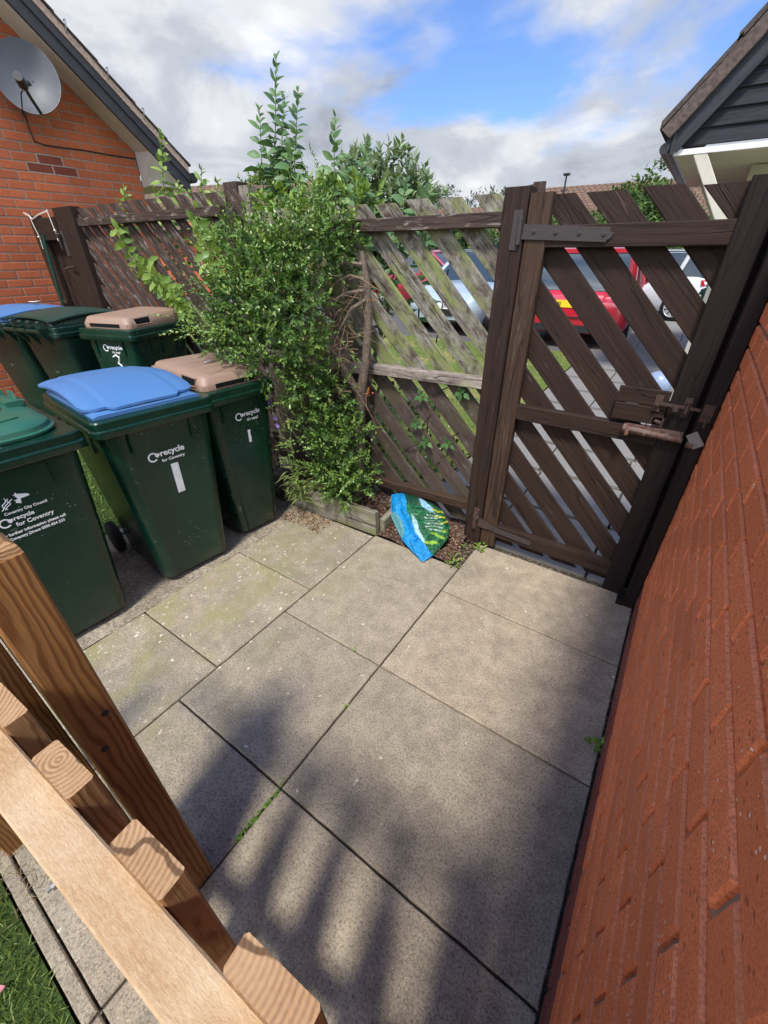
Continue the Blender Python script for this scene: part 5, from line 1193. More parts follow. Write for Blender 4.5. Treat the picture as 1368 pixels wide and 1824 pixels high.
shoots('climbing_shrub', 'arching lime green stems hanging over the left fence towards the brown-lidded bin', 'shrub', (-3.55, 2.06, 1.1),
       [[(-4.00, 2.20, 1.76), (-3.93, 2.05, 1.72), (-3.78, 2.03, 1.56), (-3.62, 2.02, 1.44), (-3.40, 2.02, 1.33), (-3.14, 2.02, 1.20)], [(-3.70, 2.14, 1.55), (-3.58, 2.02, 1.46), (-3.38, 2.0, 1.38), (-3.25, 2.0, 1.27)], [(-3.45, 2.14, 1.36), (-3.30, 2.02, 1.28), (-3.10, 2.0, 1.18)],
        [(-2.98, 2.2, 1.82), (-2.90, 2.05, 1.76), (-2.80, 2.03, 1.60), (-2.70, 2.02, 1.44)], [(-2.84, 2.14, 1.72), (-2.72, 2.03, 1.66), (-2.62, 2.02, 1.52)], [(-2.96, 2.14, 1.60), (-2.86, 2.03, 1.55), (-2.74, 2.02, 1.38)], [(-3.56, 2.10, 1.40), (-3.42, 2.0, 1.36), (-3.24, 2.0, 1.22), (-3.12, 2.0, 1.14)]], 0.048, 0.090, 0.046, M['leaf_lime'], M['stem'], droop=0.15)
sb = thing('silvery_bush', 'dense silvery green bush standing behind the fence right of the tall shoots', 'bush', (-2.35, 3.1, 0.0))
crown('foliage', [(0.10, 0.0, 1.80, .34, .25, .30), (-0.12, 0.0, 1.70, .30, .25, .35), (0.32, 0.05, 1.76, .24, .22, .26), (0.30, 0.0, 2.02, .17, .15, .12), (0.05, 0.0, 2.02, .15, .15, .14), (-0.05, 0.0, 1.30, .30, .3, .40), (0.50, 0.05, 1.86, .12, .12, .16)], 75, M['leaf_silver'], sb, 0.068, 0.036, 7, 0.11, 0.2, 0.7)
m = MB()
for i in range(6): m.tube([(random.uniform(-.1, .1), 0, 0), (random.uniform(-.2, .3), 0.0, 0.8), (random.uniform(-.2, .5), 0.0, 1.7)], [0.02, 0.014, 0.006], 6)
m.build('trunk', M['bark'], sb)
# --- bellflower at the bed edge
bf = thing('bellflower', 'tall bellflower with a few purple flowers at the bed edge beside the narrow bin', 'flower', (-1.90, 1.75, 0.12))
m = MB(); o = vec(-1.90, 1.75, 0.12)
st = [[(-1.92, 1.76, 0.12), (-1.922, 1.71, 0.42), (-1.93, 1.69, 0.68), (-1.955, 1.685, 0.92)], [(-1.90, 1.76, 0.12), (-1.885, 1.71, 0.45), (-1.86, 1.69, 0.66), (-1.895, 1.685, 0.90)]]
for s_ in st: m.tube([tuple(vec(*p) - o) for p in s_], [0.0042, 0.0036, 0.003, 0.002], 5)
m.build('stem', M['stem'], bf)
n = 70; B = np.stack([rng.uniform(-1.96, -1.82, n), rng.uniform(1.685, 1.79, n), 0.14 + 0.20 * rng.uniform(0, 1, n) ** 2], 1) - o
D = np.stack([rng.normal(0, 0.7, n), rng.normal(-0.45, 0.5, n), rng.uniform(-0.1, 0.8, n)], 1)
B2 = []; 
for s_ in st:
    for u in np.linspace(0.15, 0.75, 14):
        i = min(2, int(u * 3)); t_ = u * 3 - i; B2.append(vec(*s_[i]) * (1 - t_) + vec(*s_[i + 1]) * t_ - o)
B2 = np.array(B2); D2 = np.stack([rng.choice([-1, 1], len(B2)) * 1.0, rng.normal(-0.3, 0.4, len(B2)), np.full(len(B2), 0.35)], 1)
B = np.concatenate([B, B2]); D = np.concatenate([D, D2]); n = len(B)
leaf_object('leaves', leaf_arrays(B, D, np.tile([0, 0, 1.0], (n, 1)) + rng.normal(0, .2, (n, 3)), rng.uniform(0.08, 0.14, n), rng.uniform(0.011, 0.018, n), 0.12, 0.30), M['leaf_strap'], bf)
for (x, y, z, sc) in ((-1.972, 1.675, 0.80, 1.0), (-1.948, 1.675, 0.71, .8), (-1.936, 1.675, 0.665, .9), (-1.952, 1.675, 0.865, .6), (-1.90, 1.74, 0.085, .6)):
    k = 6; a = np.arange(k) * 2 * math.pi / k; D = np.stack([np.cos(a), -0.55 * np.ones(k), np.sin(a)], 1)
    leaf_object('flower', leaf_arrays(np.tile(vec(x, y, z) - o, (k, 1)), D, np.tile([0, -1.0, 0], (k, 1)), np.full(k, 0.030 * sc), np.full(k, 0.024 * sc), 0.1, -0.15), M['petal'], bf)
for z in (0.74, 0.77, 0.83, 0.85):
    m = MB(); m.tube([(-1.94 - o[0] - (z - .7) * .1, 1.683 - o[1], z - o[2]), (-1.943 - o[0] - (z - .7) * .1, 1.677 - o[1], z - o[2] + 0.010)], [0.009, 0.006], 6); m.build('bud', M['straw'], bf)
# --- vine on the lower fence
vn = thing('vine', 'thin dark vine with pairs of rose-like leaves woven through the lower fence slats', 'vine', (-1.15, 2.13, 0.1)); o = vec(-1.15, 2.13, 0.1)
m = MB()
for pts in ([(-1.33, 2.16, 0.45), (-1.25, 2.12, 0.52), (-1.17, 2.12, 0.56), (-1.15, 2.17, 0.63)], [(-1.22, 2.17, 0.62), (-1.15, 2.12, 0.70), (-1.10, 2.17, 0.80)], [(-1.16, 2.17, 0.83), (-1.10, 2.13, 0.88), (-1.02, 2.13, 0.93)], [(-1.02, 2.17, 0.62), (-0.95, 2.13, 0.66), (-0.90, 2.17, 0.72)], [(-1.14, 2.16, 0.40), (-1.07, 2.12, 0.44), (-1.02, 2.17, 0.48)],
            [(-1.3, 2.19, 0.1), (-1.2, 2.19, 0.5), (-1.12, 2.19, 0.8), (-1.15, 2.2, 1.1), (-1.1, 2.2, 1.5)]):
    m.tube([tuple(vec(*p) - o) for p in pts], 0.0034, 6)
m.build('stem', M['vine'], vn, smooth=60)
B = []; D = []
for (x, z) in ((-1.205, 0.685), (-1.135, 0.585), (-0.985, 0.605), (-1.18, 0.86), (-0.93, 0.92)):
    for a in (-1.3, -0.2, 0.7, 1.8, 2.8): B.append(vec(x + 0.015 * math.sin(a * 2), 2.118, z) - o); D.append((math.cos(a - 1.2), -0.28, math.sin(a - 1.2) - 0.1))
B = np.array(B); D = np.array(D); n = len(B)
leaf_object('leaves', leaf_arrays(B, D, np.tile([0, -1.0, 0.4], (n, 1)), rng.uniform(0.040, 0.058, n), rng.uniform(0.024, 0.033, n), 0.10, 0.10), M['leaf_rose'], vn)
n = 900; x = rng.uniform(-2.3, -0.85, n); z = rng.uniform(0.05, 1.75, n) ; B = np.stack([x, rng.uniform(2.22, 2.42, n), z], 1)
B = B[(x < -1.62 + 0.75 * np.exp(-((z - .5) / .33) ** 2)) | ((z > 1.55) & (x < -1.0) & (rng.random(len(x)) < 0.5))]; n = len(B)
iv = tag(leaf_object('ivy', leaf_arrays(B, unit(n) + np.array([0, -0.3, -0.2]), unit(n) + np.array([0, -.5, .6]), rng.uniform(0.03, 0.07, n), rng.uniform(0.02, 0.04, n)), M['leaf_far']), 'leafy growth pressed against the back of the mossy fence', 'climber')
# --- little weeds
WD = [(-0.665, 2.035, 0.0, 22, .030, 'bright green weed tuft at the foot of the gate stile'), (-0.745, 1.99, 0.01, 9, .022, 'small green weed just left of the gate post foot'), (-0.735, 1.80, 0.0, 12, .030, 'small weed at the slab corner in front of the plastic bag'),
      (-0.78, 1.87, 0.0, 9, .026, 'drooping dark weed beside the tip of the plastic bag'), (-0.72, 1.86, 0.0, 6, .016, 'tiny weed in the grit between bag and gate'), (0.178, 1.14, 0.0, 16, .030, 'green weed growing at the base of the close brick wall')]
for (x, y, z, n, sz, lab) in WD:
    a = rng.uniform(0, 6.28, n); r_ = rng.uniform(0, sz, n); B = np.stack([x + np.cos(a) * r_, y + np.sin(a) * r_, z + rng.uniform(0.004, sz * 0.9, n)], 1) - vec(x, y, z)
    o = leaf_object('weed', leaf_arrays(B, np.stack([np.cos(a), np.sin(a), rng.uniform(0.1, 0.9, n)], 1), np.tile([0, 0, 1.0], (n, 1)), rng.uniform(0.6, 1.2, n) * sz, rng.uniform(0.3, 0.55, n) * sz, 0.1, 0.2), M['weed'])
    o.location = (x, y, z); tag(o, lab, 'weed')
n = 110; y = rng.uniform(0.19, 0.375, n); B = np.stack([-0.698 + rng.normal(0, 0.004, n), y, rng.uniform(-0.004, 0.005, n)], 1)
o = leaf_object('joint_moss', leaf_arrays(B, unit(n) * np.array([1, 1, .5]) + np.array([0, 0, .5]), np.tile([0, 0, 1.0], (n, 1)), rng.uniform(0.006, 0.013, n), rng.uniform(0.004, 0.008, n), 0.1, 0.1), M['weed']); o['kind'] = 'stuff'
for (x, y) in ((-0.70, 0.74), (-0.85, 0.982), (-0.702, 0.395)):
    n = 7; B = np.stack([x + rng.normal(0, .004, n), y + rng.normal(0, .008, n), np.zeros(n)], 1) - vec(x, y, 0)
    o = leaf_object('weed', leaf_arrays(B, unit(n) * np.array([1, 1, .4]) + np.array([0, 0, .7]), np.tile([0, 0, 1.0], (n, 1)), rng.uniform(0.007, 0.013, n), rng.uniform(0.004, 0.007, n)), M['weed']); o.location = (x, y, 0)
    tag(o, 'tiny green seedling in a joint of the paving', 'weed', 'seedlings in the paving joints')
# --- grass
def blades(name, n, xr, yr, zf, h, wd, mat, lean=0.5, mask=None):
    x = rng.uniform(*xr, n); y = rng.uniform(*yr, n)
    if mask is not None: k = mask(x, y); x, y = x[k], y[k]
    n = len(x); z = np.array([zf(a, b) for a, b in zip(x, y)])
    d = np.stack([rng.normal(0, lean, n), rng.normal(0, lean, n), np.ones(n)], 1); hh = rng.uniform(0.5, 1.3, n) * h
    V = leaf_arrays(np.stack([x, y, z], 1), d, unit(n), hh, np.full(n, wd), 0.05, 0.25)
    o = leaf_object(name, V, mat); o['kind'] = 'stuff'; return o
blades('grass', 9000, (-1.60, -0.62), (-0.75, -0.272), lambda x, y: -0.008, 0.030, 0.0032, M['blade'], 0.6)
blades('dry_grass', 120, (-1.34, -1.05), (-0.30, -0.17), lambda x, y: -0.002, 0.055, 0.0025, M['straw'], 1.6)
blades('grass', 16000, (-8.5, -1.32), (2.35, 7.7), lambda x, y: ramp_z(x, y), 0.045, 0.012, M['blade_far'], 0.7, lambda x, y: (x > -1.15 * y))
blades('grass', 7000, (-4.4, -2.80), (0.55, 1.25), lambda x, y: 0.165 * min(1, max(0, (-2.85 - x) / 0.3)), 0.03, 0.006, M['blade'], 0.6)
n = 260; x = rng.uniform(-5, -1.35, n); y = rng.uniform(2.9, 7.0, n)
o = leaf_object('daisies', leaf_arrays(np.stack([x, y, np.array([ramp_z(a, b) + 0.05 for a, b in zip(x, y)])], 1), unit(n) * np.array([1, 1, .2]), np.tile([0, 0, 1.0], (n, 1)), np.full(n, .022), np.full(n, .02)), M['daisy']); o['kind'] = 'stuff'
m = MB()
pe = MB(); pe.grid(lambda u, v: (0.006 * math.sin(u * 3) - 0.01 * u, (u - 0.5) * 0.030, 0.004 + 0.010 * math.sin(math.pi * v) * (1 - u * .3) ) if False else ((v - 0.5) * 0.012 * (0.35 + u), (u - 0.5) * 0.020, 0.004 + 0.004 * math.sin(math.pi * v)), 6, 4)
pe = pe.build('petal', MT('pink_white_petal', 0.6).color((0.6, 0.22, 0.26)).m, smooth=60); pe.location = (-0.93, -0.345, 0.012); pe.rotation_euler = (0.1, 0, 0.5); tag(pe, 'fallen pink and white petal lying on the turf', 'petal')

# ================================================================== the new timber gate and posts beside the camera
tp = thing('timber_post', 'thick orange-brown timber post standing on the paving in front of the lettered bin', 'post', (-0.735, 0.0675, 0.0)); tp.rotation_euler = (0.0, R(-2.1), 0)
m = MB(); m.board((0, 0, 0.0), (0, 0, 1.180), (0, 1, 0), 0.077, 0.075, 0.005, 0, 0)
rings = [[(a * s_, b * s_, 1.180 + z) for a, b in ((-0.0355, -0.038), (0.0355, -0.038), (0.0355, 0.038), (-0.0355, 0.038))] for s_, z in ((1.0, 0.0), (0.93, 0.014), (0.70, 0.024))]
m.loft(rings, False, True, 1); m.build('shaft', [M['timber_post'], M['timber_picket']], tp)
for (y, z) in ((0.018, 0.80), (-0.012, 0.72)):
    m = MB(); m.tube([(0.0372, y, z), (0.0395, y, z)], 0.0042, 10); m.tube([(0.0365, y, z), (0.0385, y, z)], [0.009, 0.0065], 10); m.build('nail', M['iron_paint'], tp)
tp2 = thing('timber_post', 'timber post standing at the turf edge beyond the pale rail', 'post', (-1.285, -0.192, 0.0))
m = MB(); m.board((0, 0, -0.01), (0, 0, 1.0), (0, 1, 0), 0.072, 0.072, 0.004); m.build('shaft', M['timber_post'], tp2)
pg = thing('picket_gate', 'new pale timber picket gate with rough sawn top rail right below the camera', 'gate', (-0.357, -0.004, 0.0), R(3.2))
def px_(x): return x + 0.35
m = MB(); m.board((px_(-1.16), -0.0352, 0.950), (px_(0.25), -0.0352, 0.950), (0, 0, 1), 0.072, 0.050, 0.0025, 0, 1, None, 0.0004); m.build('rail', [M['timber_pale'], M['endgrain']], pg)
m = MB(); m.board((px_(-1.16), -0.0375, 0.28), (px_(0.25), -0.0375, 0.28), (0, 0, 1), 0.072, 0.044, 0.0025, 0, 1); m.build('rail', [M['timber_pale'], M['endgrain']], pg)
for i, xc in enumerate((-0.855, -0.672, -0.497, -0.316, -0.129, 0.056)):
    m = MB(); zt = 1.0 + random.uniform(-0.003, 0.003)
    m.board((px_(xc), 0.0055, 0.06), (px_(xc), 0.0055, zt), (1, 0, 0), 0.094, 0.032, 0.003, 0, 1); m.build('picket', [M['timber_picket'], M['endgrain']], pg)
m = MB(); m.board((px_(-0.80), 0.034, 0.05), (px_(-0.80), 0.034, 1.10), (0, 1, 0), 0.036, 0.09, 0.003); m.build('stile', M['timber_shaded'], pg)
for x in (-0.585, -0.40, -0.755):
    m = MB(); m.tube([(px_(x), -0.0600, 0.968), (px_(x), -0.0645, 0.968)], 0.0050, 8); m.tube([(px_(x), -0.0645, 0.968), (px_(x), -0.0690, 0.968)], 0.0025, 6); m.build('screw', M['steel'], pg)

# ================================================================== parked cars (local x = forward)
def car(name, label, loc, rz, paint, L_=4.1, W_=1.74, H_=1.50, group='cars parked beyond the fence', plate=None, hatch=True, hubcap=False):
    t = thing(name, label, 'car', loc, rz, group)
    hl, hw = L_ / 2, W_ / 2; zb = 0.22; belt = 0.92
    def sec(x, w_, z0, z1, sh):
        P = []
        for (y, z) in ((-w_ * 0.90, z0), (-w_ * 0.99, z0 + 0.16), (-w_, (z0 + z1) / 2), (-w_ * 0.985, z1 - sh * 1.4), (-w_ * 0.93, z1 - sh * 0.3), (-w_ * 0.80, z1), (0, z1 + 0.02),
                       (w_ * 0.80, z1), (w_ * 0.93, z1 - sh * 0.3), (w_ * 0.985, z1 - sh * 1.4), (w_, (z0 + z1) / 2), (w_ * 0.99, z0 + 0.16), (w_ * 0.90, z0)):
            P.append((x, y, z))
        return P
    st = [(-hl, .80, .34, .70), (-hl + .03, .90, .28, .80), (-hl + .12, .97, .24, .90), (-hl + .45, 1.0, .20, .96), (-0.3, 1.0, .20, .95), (hl - 1.15, 1.0, .20, .93), (hl - .75, .985, .20, .86), (hl - .35, .94, .22, .78), (hl - .10, .86, .25, .70), (hl - .01, .72, .30, .60)]
    m = MB(); m.loft([sec(x, hw * a, z0, z1, 0.05) for x, a, z0, z1 in st]); body = m.build('body', paint, t, smooth=50)
    # glasshouse: glass block, painted roof and pillars
    rs = [(-hl + .10, .88, .90), (-hl + .38, .80, H_ - .10), (-hl + .75, .78, H_ - .01), (0.0, .79, H_), (hl - 1.95, .76, H_ - .05), (hl - 1.05, .86, .90)]
    def gsec(x, a, z, ins=0.0):
        b_ = hw * 0.94 - ins; tp_ = hw * a - ins; zb_ = 0.885
        if z <= 0.905: return [(x, -b_, zb_), (x, -b_ * 0.99, z + .001), (x, b_ * 0.99, z + .001), (x, b_, zb_)]
        return [(x, -b_, zb_), (x, -tp_, z - ins), (x, tp_, z - ins), (x, b_, zb_)]
    m = MB(); m.loft([gsec(x, a, z, 0.010) for x, a, z in rs]); m.build('windows', M['glass'], t, smooth=30)
    m = MB()
    for i in range(1, 4):
        (x0, a0, z0), (x1, a1, z1) = rs[i], rs[i + 1]
        y0, y1 = hw * a0, hw * a1
        m.loft([[(x0, -y0, z0 - .05), (x0, -y0 * .97, z0), (x0, 0, z0 + .025), (x0, y0 * .97, z0), (x0, y0, z0 - .05)], [(x1, -y1, z1 - .05), (x1, -y1 * .97, z1), (x1, 0, z1 + .025), (x1, y1 * .97, z1), (x1, y1, z1 - .05)]], True, True)
    for s_ in (-1, 1):
        def pill(xa, ya, za, xb, yb, zb_, r): m.tube([(xa, s_ * ya, za), (xb, s_ * yb, zb_)], r, 6)
        pill(hl - 1.06, hw * .93, .90, hl - 1.95, hw * .765, H_ - .05, 0.040); pill(-hl + .12, hw * .90, .92, -hl + .40, hw * .795, H_ - .09, 0.065); pill(-hl + .38, hw * .80, H_ - .10, -hl + .75, hw * .785, H_ - .02, 0.05)
        pill(-0.15, hw * .945, .90, -0.10, hw * .80, H_ - .04, 0.032); pill(-hl + .9, hw * .945, .90, -hl + .78, hw * .80, H_ - .04, 0.05)
    m.loft([[(-hl + .36, -hw * .80, H_ - .12), (-hl + .36, hw * .80, H_ - .12), (-hl + .36, hw * .78, H_ - .06), (-hl + .36, -hw * .78, H_ - .06)], [(-hl + .80, -hw * .79, H_ - .03), (-hl + .80, hw * .79, H_ - .03), (-hl + .80, hw * .78, H_ + .02), (-hl + .80, -hw * .78, H_ + .02)]])
    m.build('roof', paint, t, smooth=40, recalc=True)
    for xw in (-hl + .72, hl - .82):
        for s_ in (-1, 1):
            y = s_ * (hw - 0.08)
            m = MB(); m.tube([(xw, y - .10 * s_, .31), (xw, y + .075 * s_, .31), (xw, y + .092 * s_, .31)], [.31, .31, .285], 26); wh = m.build('wheel', M['rubber'], t, smooth=40)
            m = MB(); m.tube([(xw, s_ * (hw + .002), .31), (xw, s_ * (hw + .016), .31)], [.215, .205], 26); m.build('spoke_gap_shade', M['recess_shade'], wh)  # dark disc painted as the shade behind the spokes
            m = MB(); y2 = s_ * (hw + .018)
            for q in range(9):
                a = q * 2 * math.pi / 9
                m.loft([[(xw + math.cos(a - .16) * .05, y2, .31 + math.sin(a - .16) * .05), (xw + math.cos(a + .16) * .05, y2, .31 + math.sin(a + .16) * .05), (xw + math.cos(a + .16) * .05, y2 + .008 * s_, .31 + math.sin(a + .16) * .05), (xw + math.cos(a - .16) * .05, y2 + .008 * s_, .31 + math.sin(a - .16) * .05)],
                        [(xw + math.cos(a - (.27 if hubcap else .10)) * .20, y2, .31 + math.sin(a - (.27 if hubcap else .10)) * .20), (xw + math.cos(a + (.27 if hubcap else .10)) * .20, y2, .31 + math.sin(a + (.27 if hubcap else .10)) * .20), (xw + math.cos(a + (.27 if hubcap else .1)) * .20, y2 + .006 * s_, .31 + math.sin(a + (.27 if hubcap else .1)) * .20), (xw + math.cos(a - (.27 if hubcap else .1)) * .20, y2 + .006 * s_, .31 + math.sin(a - (.27 if hubcap else .1)) * .20)]])
            m.tube([(xw, y2, .31), (xw, y2 + .012 * s_, .31)], .06, 14)
            m.tube([(xw + math.cos(a) * .207, y2, .31 + math.sin(a) * .207) for a in np.linspace(0, 2 * math.pi, 27)], .012, 5)
            m.build('rim', M['rim'], wh, recalc=True)
    for s_ in (-1, 1):
        m = MB(); m.loft([[(hl - .02, s_ * hw * .46, .60), (hl - .13, s_ * hw * .84, .63), (hl - .17, s_ * hw * .86, .73), (hl - .10, s_ * hw * .50, .685)], [(hl - .34, s_ * hw * .60, .64), (hl - .46, s_ * hw * .945, .68), (hl - .50, s_ * hw * .93, .775), (hl - .34, s_ * hw * .60, .74)]])
        m.build('headlight', M['lamp_clear'], t, recalc=True)
        m = MB(); m.loft([[(-hl + .005, s_ * hw * .50, .76), (-hl + .06, s_ * hw * .91, .76), (-hl + .10, s_ * hw * .90, .89), (-hl + .05, s_ * hw * .50, .86)], [(-hl + .20, s_ * hw * .55, .76), (-hl + .30, s_ * hw * 1.0, .78), (-hl + .34, s_ * hw * .985, .89), (-hl + .24, s_ * hw * .55, .88)]])
        m.build('tail_light', M['lamp_red'], t, recalc=True)
        m = MB(); m.box((hl - 1.28, s_ * (hw + .075), .97), (.05, .085, .055), taper=.8); m.build('wing_mirror', paint, t)
    m = MB(); m.box((-hl + .02, 0, .33), (.035, hw * .62, .055)); m.box((-hl + .0, 0, .50), (.02, hw * .45, .012)); m.build('rear_bumper_insert', M['black_plastic'], t)
    m = MB(); m.loft([[(hl - .035, -hw * .42, .36), (hl - .035, hw * .42, .36), (hl - .02, hw * .50, .50), (hl - .02, -hw * .50, .50)], [(hl + .012, -hw * .38, .37), (hl + .012, hw * .38, .37), (hl + .012, hw * .46, .49), (hl + .012, -hw * .46, .49)]]); m.build('grille', M['black_plastic'], t, recalc=True)
    m = MB(); m.tube([(hl + .005, y, .615 + .012 * math.sin(y * 14 + 1.5)) for y in (-.07, -.04, 0, .04, .07)], .012, 6); m.build('badge', M['steel'], t)
    if plate:
        pos, txt, mat = plate
        x = hl + .022 if pos == 'front' else -hl - .006; z = .545 if pos == 'front' else .70; s_ = 1 if pos == 'front' else -1
        m = MB(); m.box((x, 0, z), (.006, .26, .055)); pl = m.build('number_plate', mat, t)
        text_mesh('lettering', txt[0], .082, M['ink'], pl, frame((x + s_ * .0075, -s_ * .235 if txt[1] == 'L' else s_ * .235, z - .030), (0, s_, 0), (0, 0, 1)), .0012, 'LEFT' if txt[1] == 'L' else 'RIGHT')
    return t
GZ = 0.148
car('parked_car', 'red hatchback parked with its back to the gate, yellow plate starting BJ', (-1.80, 10.2, GZ), R(92), M['red_paint'], 4.2, 1.80, 1.54, plate=('rear', ('BJ', 'L'), M['plate_yellow']))
car('parked_car', 'pale blue-grey car parked nose towards the mossy fence, white front plate', (-4.20, 10.15, GZ), R(-92), M['bluegrey_paint'], 3.9, 1.72, 1.50, plate=('front', ('UW', 'R'), M['plate_white']))
car('parked_car', 'dark red car seen side on behind the pale blue-grey car', (-6.75, 12.9, GZ), R(-6), M['crimson_paint'], 4.2, 1.76, 1.50)
car('parked_car', 'white car with round pale hubcaps standing beyond the red hatchback', (-1.35, 14.2, GZ), R(160), M['white_car'], 4.0, 1.72, 1.48, hubcap=True)
car('parked_car', 'silver car farthest right, seen through the slats by the brick wall', (0.15, 16.4, GZ), R(-78), M['silver_car'], 4.1, 1.74, 1.46)
# --- things on the path
gb = thing('wheelie_bin', 'green wheelie bin standing on the path beyond the gate', 'wheelie bin', (0.32, 8.55, 0.15), R(-100))
bin_body(gb, 0.58, 0.74, 0.965, M['bin_lid_green']); lid_domed(gb, 0.58, 0.74, 0.965, M['bin_lid_green'])
bk = thing('bucket', 'small rounded blue-grey pot with dark foot on the path beyond the gate', 'pot', (-0.10, 5.9, 0.10))
m = MB(); m.loft([[(r_ * math.cos(a), r_ * math.sin(a), z) for a in np.linspace(0, 2 * math.pi, 24)[:-1]] for r_, z in ((.10, .05), (.135, .10), (.145, .18), (.125, .25), (.07, .285), (.02, .295))]); m.build('shell', M['bluegrey'], bk, smooth=50)
m = MB(); m.loft([[(r_ * math.cos(a), r_ * math.sin(a), z) for a in np.linspace(0, 2 * math.pi, 24)[:-1]] for r_, z in ((.09, 0), (.12, .02), (.125, .055), (.10, .075))]); m.build('foot', M['rubber'], bk, smooth=50)
# --- open gable with black cladding on white braces
cn = thing('gabled_house', 'house end with black clad gable, cream soffit and white braces over the gate', 'house', (-0.6, 6.0, 0.1))
def cp(x, y, z): return (x + 0.6, y - 6.0, z - 0.1)
SLP = 1.22
def rk(x): return 2.40 + (x + 0.66) * SLP             # underside of the bargeboard
m = MB()
for k in range(13):
    z0 = 2.46 + k * 0.125; x0 = -0.66 + max(0, (z0 - 2.44)) / SLP + 0.02
    if x0 < 2.3: m.board(cp(x0, 6.11 + 0.0, z0 + 0.058), cp(2.6, 6.11, z0 + 0.058), (0, 0.18, 1), 0.136, 0.022, 0.004)
m.build('cladding', M['clad'], cn)
m = MB(); m.board(cp(-0.67, 6.03, 2.45), cp(1.05, 6.03, 2.45 + 1.72 * SLP), (-SLP, 0, 1), 0.15, 0.03, 0.004); m.build('bargeboard', M['barge'], cn)
m = MB()
for k in range(5):
    xa, xb = -0.80 + k * 0.42, -0.80 + (k + 1) * 0.42 + 0.03
    za, zb_ = 2.61 + (xa + 0.80) * SLP - 0.012 * 0, 2.61 + (xb + 0.80) * SLP
    lift = 0.030 * k * 0
    m.loft([[cp(xa, 5.96, za + .035), cp(xa, 9.0, za + .035), cp(xa, 9.0, za - .03), cp(xa, 5.96, za - .03)], [cp(xb, 5.96, zb_), cp(xb, 9.0, zb_), cp(xb, 9.0, zb_ - .05), cp(xb, 5.96, zb_ - .05)]])
m.loft([[cp(1.27, 5.96, 4.78), cp(1.27, 9, 4.78), cp(1.27, 9, 4.72), cp(1.27, 5.96, 4.72)], [cp(3.4, 5.96, 2.6), cp(3.4, 9, 2.6), cp(3.4, 9, 2.55), cp(3.4, 5.96, 2.55)]])
m.build('roof', M['tile_dark'], cn, recalc=True)
m = MB(); m.board(cp(-0.74, 5.99, 2.545), cp(0.9, 5.99, 2.545 + 1.64 * SLP), (-SLP, 0, 1), 0.115, 0.06, 0.006, 0, None, None, 0.002); m.build('verge_strip', M['tile_brown'], cn)
m = MB(); m.box(cp(1.0, 7.55, 2.395), (1.62, 1.42, 0.008)); m.build('soffit', M['cream'], cn)
m = MB(); m.box(cp(1.0, 6.075, 2.405), (1.63, 0.020, 0.022)); m.build('soffit_trim', M['white_paint'], cn)
m = MB(); m.tube([cp(-0.72, 6.0, 2.44), cp(-0.72, 9.0, 2.44)], 0.045, 10); m.box(cp(-0.655, 7.5, 2.47), (0.012, 1.5, 0.08)); m.build('gutter', M['black_plastic'], cn)
m = MB(); m.box(cp(1.6, 8.0, 1.1), (1.55, 0.9, 1.28)); m.build('wall', M['cream'], cn)
for y in (6.16, 8.3):
    m = MB(); m.board(cp(-0.42, y, 2.40), cp(0.20, y, 1.48), (0, 1, 0), 0.20, 0.10, 0.006); m.build('brace', M['cream'], cn)

# ================================================================== far houses, trees, lamp
def house(name, label, x, y, w_, d, eave, ridge, wall, rz=0.0, windows=()):
    t = thing(name, label, 'house', (x, y, 0.0), rz)
    m = MB(); m.loft([[(-w_ / 2, -d / 2, 0), (-w_ / 2, d / 2, 0), (-w_ / 2, d / 2, eave), (-w_ / 2, 0, ridge - .05), (-w_ / 2, -d / 2, eave)], [(w_ / 2, -d / 2, 0), (w_ / 2, d / 2, 0), (w_ / 2, d / 2, eave), (w_ / 2, 0, ridge - .05), (w_ / 2, -d / 2, eave)]]); m.build('wall', wall, t, recalc=True)
    m = MB()
    for s_ in (-1, 1):
        k = m.n; a, b_ = vec(-w_ / 2 - .3, s_ * (d / 2 + .4), eave - .25), vec(-w_ / 2 - .3, 0, ridge); ln = np.linalg.norm(b_ - a)
        V = [a, a + vec(w_ + .6, 0, 0), b_ + vec(w_ + .6, 0, 0), b_]; V = V + [v + vec(0, 0, .08) for v in V]
        B = [(0, 0, 0), (w_ + .6, 0, 0), (w_ + .6, ln, 0), (0, ln, 0)] * 2
        m.add(V, [(0, 1, 2, 3), (4, 5, 6, 7), (0, 1, 5, 4), (1, 2, 6, 5), (2, 3, 7, 6), (3, 0, 4, 7)], B)
    m.build('roof', M['roof'], t, recalc=True)
    for (wx, wz, ww, wh) in windows:
        m = MB(); m.box((wx, -d / 2 - .02, wz), (ww / 2, .03, wh / 2)); f_ = m.build('window', M['white_paint'], t)
        m = MB(); m.box((wx, -d / 2 - .055, wz), (ww / 2 - .06, .008, wh / 2 - .06)); m.build('pane', M['glass'], f_)
    return t
house('far_house', 'long low house with brown tiled roof behind the top of the gate', -5.4, 31.0, 9.0, 7.0, 2.9, 4.75, M['brick_far'], R(4), ((-2.5, 1.6, 1.6, 1.1), (1.5, 1.6, 1.6, 1.1)))
house('far_house', 'pale house glimpsed through the fence behind the blue-grey car', -11.0, 27.0, 7.0, 6.0, 2.7, 3.7, M['cream'], R(10), ((-1.5, 1.6, 1.4, 1.1), (1.2, 1.6, 1.4, 1.1)))
house('far_house', 'house with brown tiled roof just beyond the brick gable eaves', -19.0, 14.5, 13.0, 8.0, 2.5, 4.05, M['brick_far'], R(18))
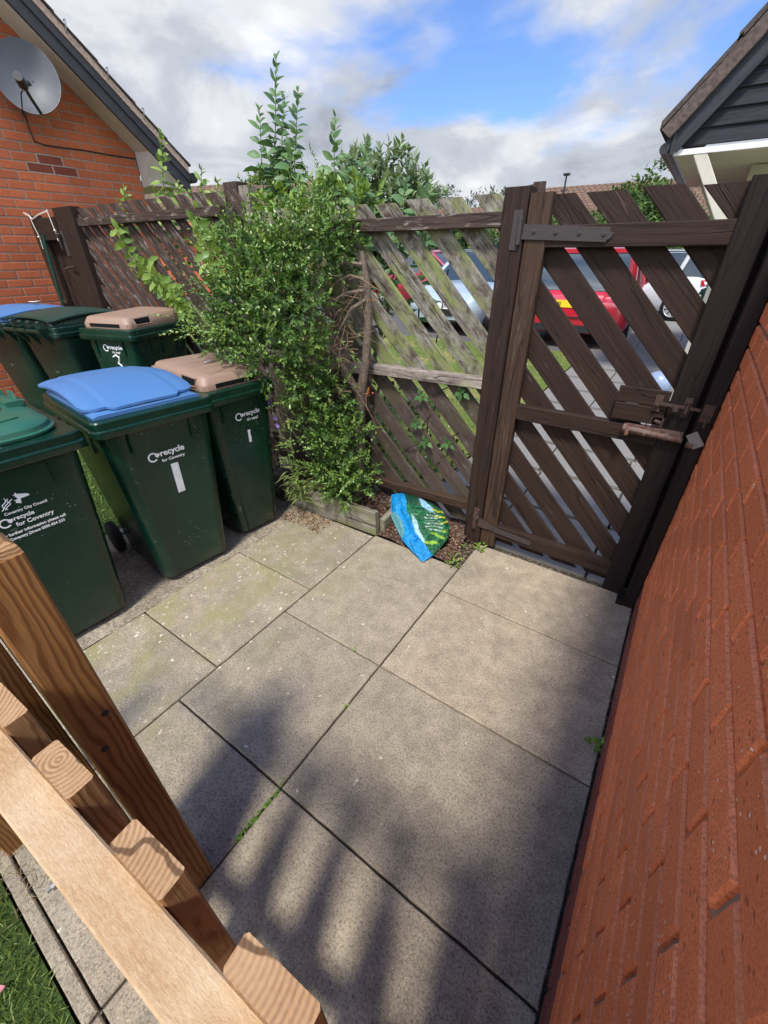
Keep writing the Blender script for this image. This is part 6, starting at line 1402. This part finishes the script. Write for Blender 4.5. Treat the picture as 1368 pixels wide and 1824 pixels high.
def tree(name, label, x, y, clumps, mat, per, ll, lw, trunk_r=0.14, group=None):
    t = thing(name, label, 'tree', (x, y, 0.1), 0, group)
    crown('crown', clumps, per, mat, t, ll, lw, 6, ll * 2.2, 0.2, 0.4)
    m = MB(); zt = max(c[2] for c in clumps)
    m.tube([(0, 0, -0.1), (0.05, 0, zt * .35), (0, 0.05, zt * .7), (0.05, 0, zt * .95)], [trunk_r, trunk_r * .8, trunk_r * .5, trunk_r * .15], 8)
    for c in clumps[:7]: m.tube([(0, 0, min(c[2] * .55, zt * .6)), (c[0] * .5, c[1] * .5, c[2] * .8), (c[0], c[1], c[2])], [trunk_r * .4, trunk_r * .25, trunk_r * .08], 6)
    m.build('trunk', M['bark'], t, smooth=60); return t
def blob(n, rx, ry, z0, z1, r):
    out = []
    for _ in range(n):
        a = random.uniform(0, 6.28); q = math.sqrt(random.random()); z = random.uniform(z0, z1); f = 1 - 0.55 * abs((z - (z0 + z1) / 2) / ((z1 - z0) / 2 + .01)) ** 2
        rr = r * random.uniform(.7, 1.25); out.append((math.cos(a) * q * rx * f, math.sin(a) * q * ry * f, z, rr, rr, rr * .85))
    return out
tree('tree', 'leafy green tree between the far brown roof and the black clad gable', -2.35, 17.5, blob(22, 1.2, 1.1, 1.3, 3.1, .55), M['leaf_far'], 9, .16, .09)
tree('tree', 'dark tree rising behind the tall shoots at the fence', -17.2, 16.5, blob(24, 1.7, 1.5, 1.6, 4.2, .6), M['leaf_far'], 8, .17, .09)
tree('tree', 'thin dusky tree far off above the mossy fence', -15.6, 29.5, blob(24, 2.6, 2, 2.2, 4.7, .55), M['leaf_dusky'], 5, .20, .09)
tree('tree', 'second dusky tree far off beside the gate post', -12.0, 29.0, blob(16, 1.5, 1.2, 2.0, 4.3, .5), M['leaf_dusky'], 5, .20, .09)
tree('hedge', 'rounded green hedge bush at the far side of the car park', -5.2, 22.0, blob(26, 3.0, 1.0, .6, 2.5, .6), M['leaf_far'], 9, .17, .10)
tree('hedge', 'green hedge bush behind the silver car', 0.4, 21.0, blob(22, 2.2, 1.0, .5, 2.3, .55), M['leaf_far'], 9, .17, .10)
tree('hedge', 'shady hedge bush behind the dark red car', -10.5, 20.5, blob(30, 3.6, 1.2, .5, 2.3, .6), M['leaf_far'], 9, .17, .10)
lp = thing('street_lamp', 'slim dark street lamp above the far brown roof', 'street lamp', (-8.1, 30.0, 0))
m = MB(); m.tube([(0, 0, 0), (0, 0, 2.5), (0, 0, 5.25)], [.075, .06, .045], 8); m.build('column', M['black_plastic'], lp)
m = MB(); m.loft([[(a * .14, b_ * .12, z) for a, b_ in ((-1, -1), (1, -1), (1, 1), (-1, 1))] for z in (5.22,)] + [[(a * .16, b_ * .14, z) for a, b_ in ((-1, -1), (1, -1), (1, 1), (-1, 1))] for z in (5.29, 5.32)]); m.build('lamp_head', M['black_plastic'], lp)
# no tree is added behind the camera; the picket gate stripes the paving
